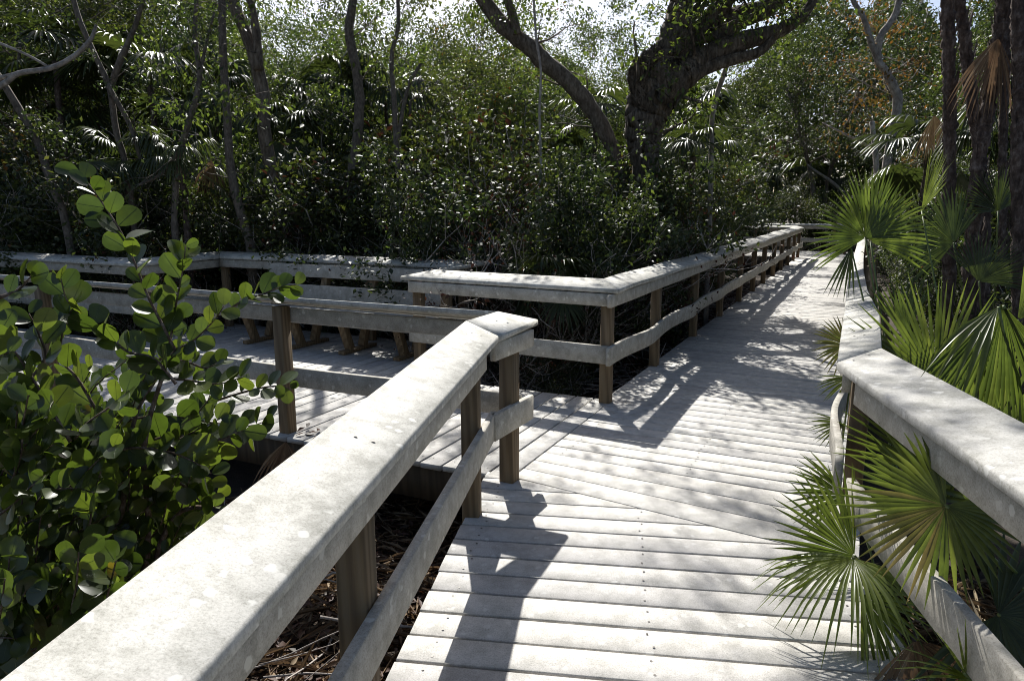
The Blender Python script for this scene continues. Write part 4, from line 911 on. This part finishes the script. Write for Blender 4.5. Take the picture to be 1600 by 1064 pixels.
def shoot(P, L_, r0=.006, dens=1.0):
    P = smooth(P, 4); rr = np.linspace(r0, .0016, len(P)); cstem.tube(P, list(rr), 5)
    acc = 0; side = 1
    for i in range(1, len(P)):
        acc += (P[i] - P[i - 1]).length
        if acc > L_ * .30 / dens or i == len(P) - 1:
            acc = 0; side *= -1; t = (P[i] - P[i - 1]).normalized(); nb = (fwd + V3((crg.gauss(0, .6), 0, crg.gauss(0, .5)))).normalized(); s_ = t.cross(nb).normalized() * side
            d = (t * crg.uniform(.35, .8) + s_ * crg.uniform(.5, 1) + nb * crg.gauss(.1, .3) + V3((0, 0, .12)))
            nv = nb + V3((crg.gauss(0, .45), crg.gauss(0, .3), crg.gauss(.15, .45)))
            y_ = crg.random() < .008
            cocoleaf(cleaf, P[i], d, nv, L_ * crg.uniform(.65, 1.12) * (1 if i < len(P) - 3 else .8), 1 if y_ else 0, crg)
for pp, y, L_ in shootsA: shoot(pathpts(pp, y), L_ * 1.06, .0055, 1.45)
for k in range(330):     # the dense mass low down
    x0, y0 = crg.uniform(-30, 330), crg.uniform(560, 1010)
    if y0 < 640 + .2 * x0 and crg.random() < .75: continue
    if y0 > 1085 - .745 * x0 + 30: continue
    y = crg.uniform(1.75, 2.9) if y0 < 900 else crg.uniform(1.5, 2.4)
    if x0 > 180: y = crg.uniform(2.3, 3.0)
    if k >= 230 and (x0 > 260 or y0 < 640): continue
    a = crg.uniform(-.5, 1.5); st0 = (x0 - math.cos(a) * 60, y0 + math.sin(a) * 60 + 30); 
    P = [at(st0[0], st0[1], y + .1), at((st0[0] + x0) / 2 + crg.uniform(-10, 10), (st0[1] + y0) / 2, y), at(x0, y0, y - .05), at(x0 + math.cos(a) * 30, y0 - math.sin(a) * 40 - 10, y - .1)]
    if any(p_.x * BB[0] + p_.y * BB[1] > -.88 or un(p_.x, p_.y)[1] > 3.5 for p_ in P): continue
    shoot(P, crg.uniform(.065, .092), .004, 1.1)
for pp in ([(150, 1000), (160, 900), (190, 800), (200, 700), (215, 640)], [(120, 1000), (100, 860), (110, 760), (110, 690)], [(200, 1000), (230, 860), (225, 700), (258, 575)], [(90, 1010), (70, 900), (50, 760), (10, 640)], [(170, 1000), (250, 850), (330, 790)]):
    cstem.tube(smooth([V3((*at(150, 950, 2.3).to_2d(), GZ))] + pathpts(pp[1:], 2.3), 5), list(np.linspace(.014, .006, (len(pp) - 1) * 5 + 1)), 6)
o = cleaf.build('foliage', [M_coco, M_cocoY, M_rib], coco, True); o.data.transform(cb)
o = cstem.build('stems', M_stem, coco, True); o.data.transform(cb)

# ------------------------------------------------------------------ litter on the ground
def litter(label, n, region, seed, Lr=(.05, .3), mat=M_dead, w=(.004, .012), z=GZ, name='leaf_litter'):
    nr = np.random.default_rng(seed); mb = MB(); C_ = []
    while len(C_) < n:
        x, y = region(nr)
        C_.append((x, y, z + nr.uniform(.03, .12)))
    C_ = np.array(C_); a = nr.uniform(0, 2 * np.pi, n); D_ = np.stack([np.cos(a), np.sin(a), nr.normal(0, .22, n)], 1)
    Nn = np.stack([nr.normal(0, .4, n), nr.normal(0, .4, n), np.ones(n)], 1)
    leaves(mb, C_, D_, Nn, nr.uniform(Lr[0], Lr[1], n), nr.uniform(w[0], w[1], n), 0, .3)
    return tag(mb.build(name, mat), label, 'leaf litter', kind='stuff')
def under_rail(nr):
    t = nr.uniform(-2.6, -.4); s_ = nr.uniform(.3, 4.6); return GN(t, s_)
litter('dry brown palm blades littering the ground under the nearest left railing', 5200, under_rail, 1, (.08, .38))
litter('brown fallen leaves on the ground under the cocoplum', 5000, under_rail, 2, (.04, .10), M_leafR, (.010, .022), name='fallen_leaves')
litter('brown leaves and straw under the trees behind the railings', 14000, lambda nr: FN(nr.uniform(1.9, 9), nr.uniform(5.6, 11)), 3, (.05, .16), M_leafR, (.006, .02), name='fallen_leaves')
litter('dry blades on the ground beyond the right railing', 5000, lambda nr: GN(nr.uniform(1.15, 2.6), nr.uniform(.8, 4)), 4, (.08, .4))
litter('straw and leaves along the long left railing', 9000, lambda nr: FN(nr.uniform(1.9, 4), nr.uniform(6, 20)), 5, (.06, .2), M_leafR, (.008, .02), name='fallen_leaves')
def sticks(label, n, region, seed):
    rg = random.Random(seed); mb = MB()
    for k in range(n):
        x, y = region(np.random.default_rng(seed * 1000 + k)); a = rg.uniform(0, 6.28); L_ = rg.uniform(.3, 1.2); p0 = V3((x, y, GZ + rg.uniform(.03, .25))); d = V3((math.cos(a), math.sin(a), rg.uniform(-.1, .3)))
        pts = [p0]; 
        for j in range(4): d = d + V3((rg.gauss(0, .2), rg.gauss(0, .2), rg.gauss(0, .15))); pts.append(pts[-1] + d.normalized() * L_ / 4)
        r_ = rg.uniform(.003, .010); mb.tube(pts, [r_, r_, r_ * .8, r_ * .6, r_ * .4], 4)
    return tag(mb.build('fallen_twigs', M_twig), label, 'twigs', kind='stuff')
sticks('fallen bare twigs under the middle railing and behind the bench', 420, lambda nr: FN(nr.uniform(1.9, 8), nr.uniform(5.6, 8.5)), 1)
sticks('fallen twigs under the nearest left railing', 140, lambda nr: GN(nr.uniform(-2.8, -1.3), nr.uniform(.3, 3.6)), 2)
sticks('fallen twigs along the long left railing', 260, lambda nr: FN(nr.uniform(1.9, 3.5), nr.uniform(6, 18)), 3)
# dead fronds
def deadfan(label, hub, ax, nr_, R_, sp, nb, seed, mat=M_dead, dr=.3):
    mb = MB(); fan(mb, (0, 0, 0), ax, nr_, R_, nb, sp, dr, .45, seed=seed, fold=.6); o = mb.build('dead_frond', mat); o.location = hub; tag(o, label, 'dead frond', 'dead brown palm fronds'); return o
deadfan('brown dead frond hanging below the post of the left branch', at(447, 690, 4.55), (-.1, -.1, -1), (0, -1, 0), .32, 45, 16, 1)
for i_, (px_, py_, y_) in enumerate([(640, 300, 10.2), (730, 265, 10.6), (1075, 300, 11.5), (330, 250, 10.2), (1460, 180, 8.6), (1560, 60, 5.6)]):
    deadfan('dry brown hanging frond ' + ['above the bench back left of centre', 'in the thicket behind the middle railing', 'below the pale palm fan right of the oak', 'beside the ringed trunk', 'between the pale tree and slim trunks', 'hanging at the top right between the slim trunks'][i_], at(px_, py_, y_), (.15 * (-1) ** i_, 0, -1), (0, -1, .1), .5, 38, 18, 20 + i_)
deadfan('large dead tan frond low behind the shrub at the left edge', at(20, 790, 2.6), (-.3, 0, .5), (0, -1, .3), .45, 100, 30, 2)
deadfan('dead frond lying on the ground under the nearest left railing', V3((-.95, 1.9, GZ + .14)), (.3, -.6, .1), (0, -.2, 1), .45, 70, 24, 3)
deadfan('crumpled dead frond under the palmettos at lower right', at(1430, 1000, 2.2), (.2, 0, -.8), (0, -1, .3), .30, 60, 20, 4)
deadfan('tan dead frond on the ground beyond the right railing', V3((1.75, 1.7, GZ + .2)), (-.3, -.4, .4), (0, -.3, 1), .45, 80, 26, 5)
sm_ = MB(); rg = random.Random(4); 
nrr = np.random.default_rng(8); k = 9; C_ = np.array([[*FN(3.52 + nrr.uniform(-.16, .1), 3.74 + nrr.uniform(-.04, .12)), .006 + nrr.uniform(0, .02)] for _ in range(k)])
leaves(sm_, C_, nrr.normal(0, 1, (k, 3)) * np.array([1, 1, .25]), nrr.normal(0, .3, (k, 3)) + np.array([0, 0, 1]), np.full(k, .09), np.full(k, .016))
tag(sm_.build('fallen_leaves', M_leafR), 'small pile of dry brown leaves on the deck beside the branch post', 'leaf litter', kind='stuff')
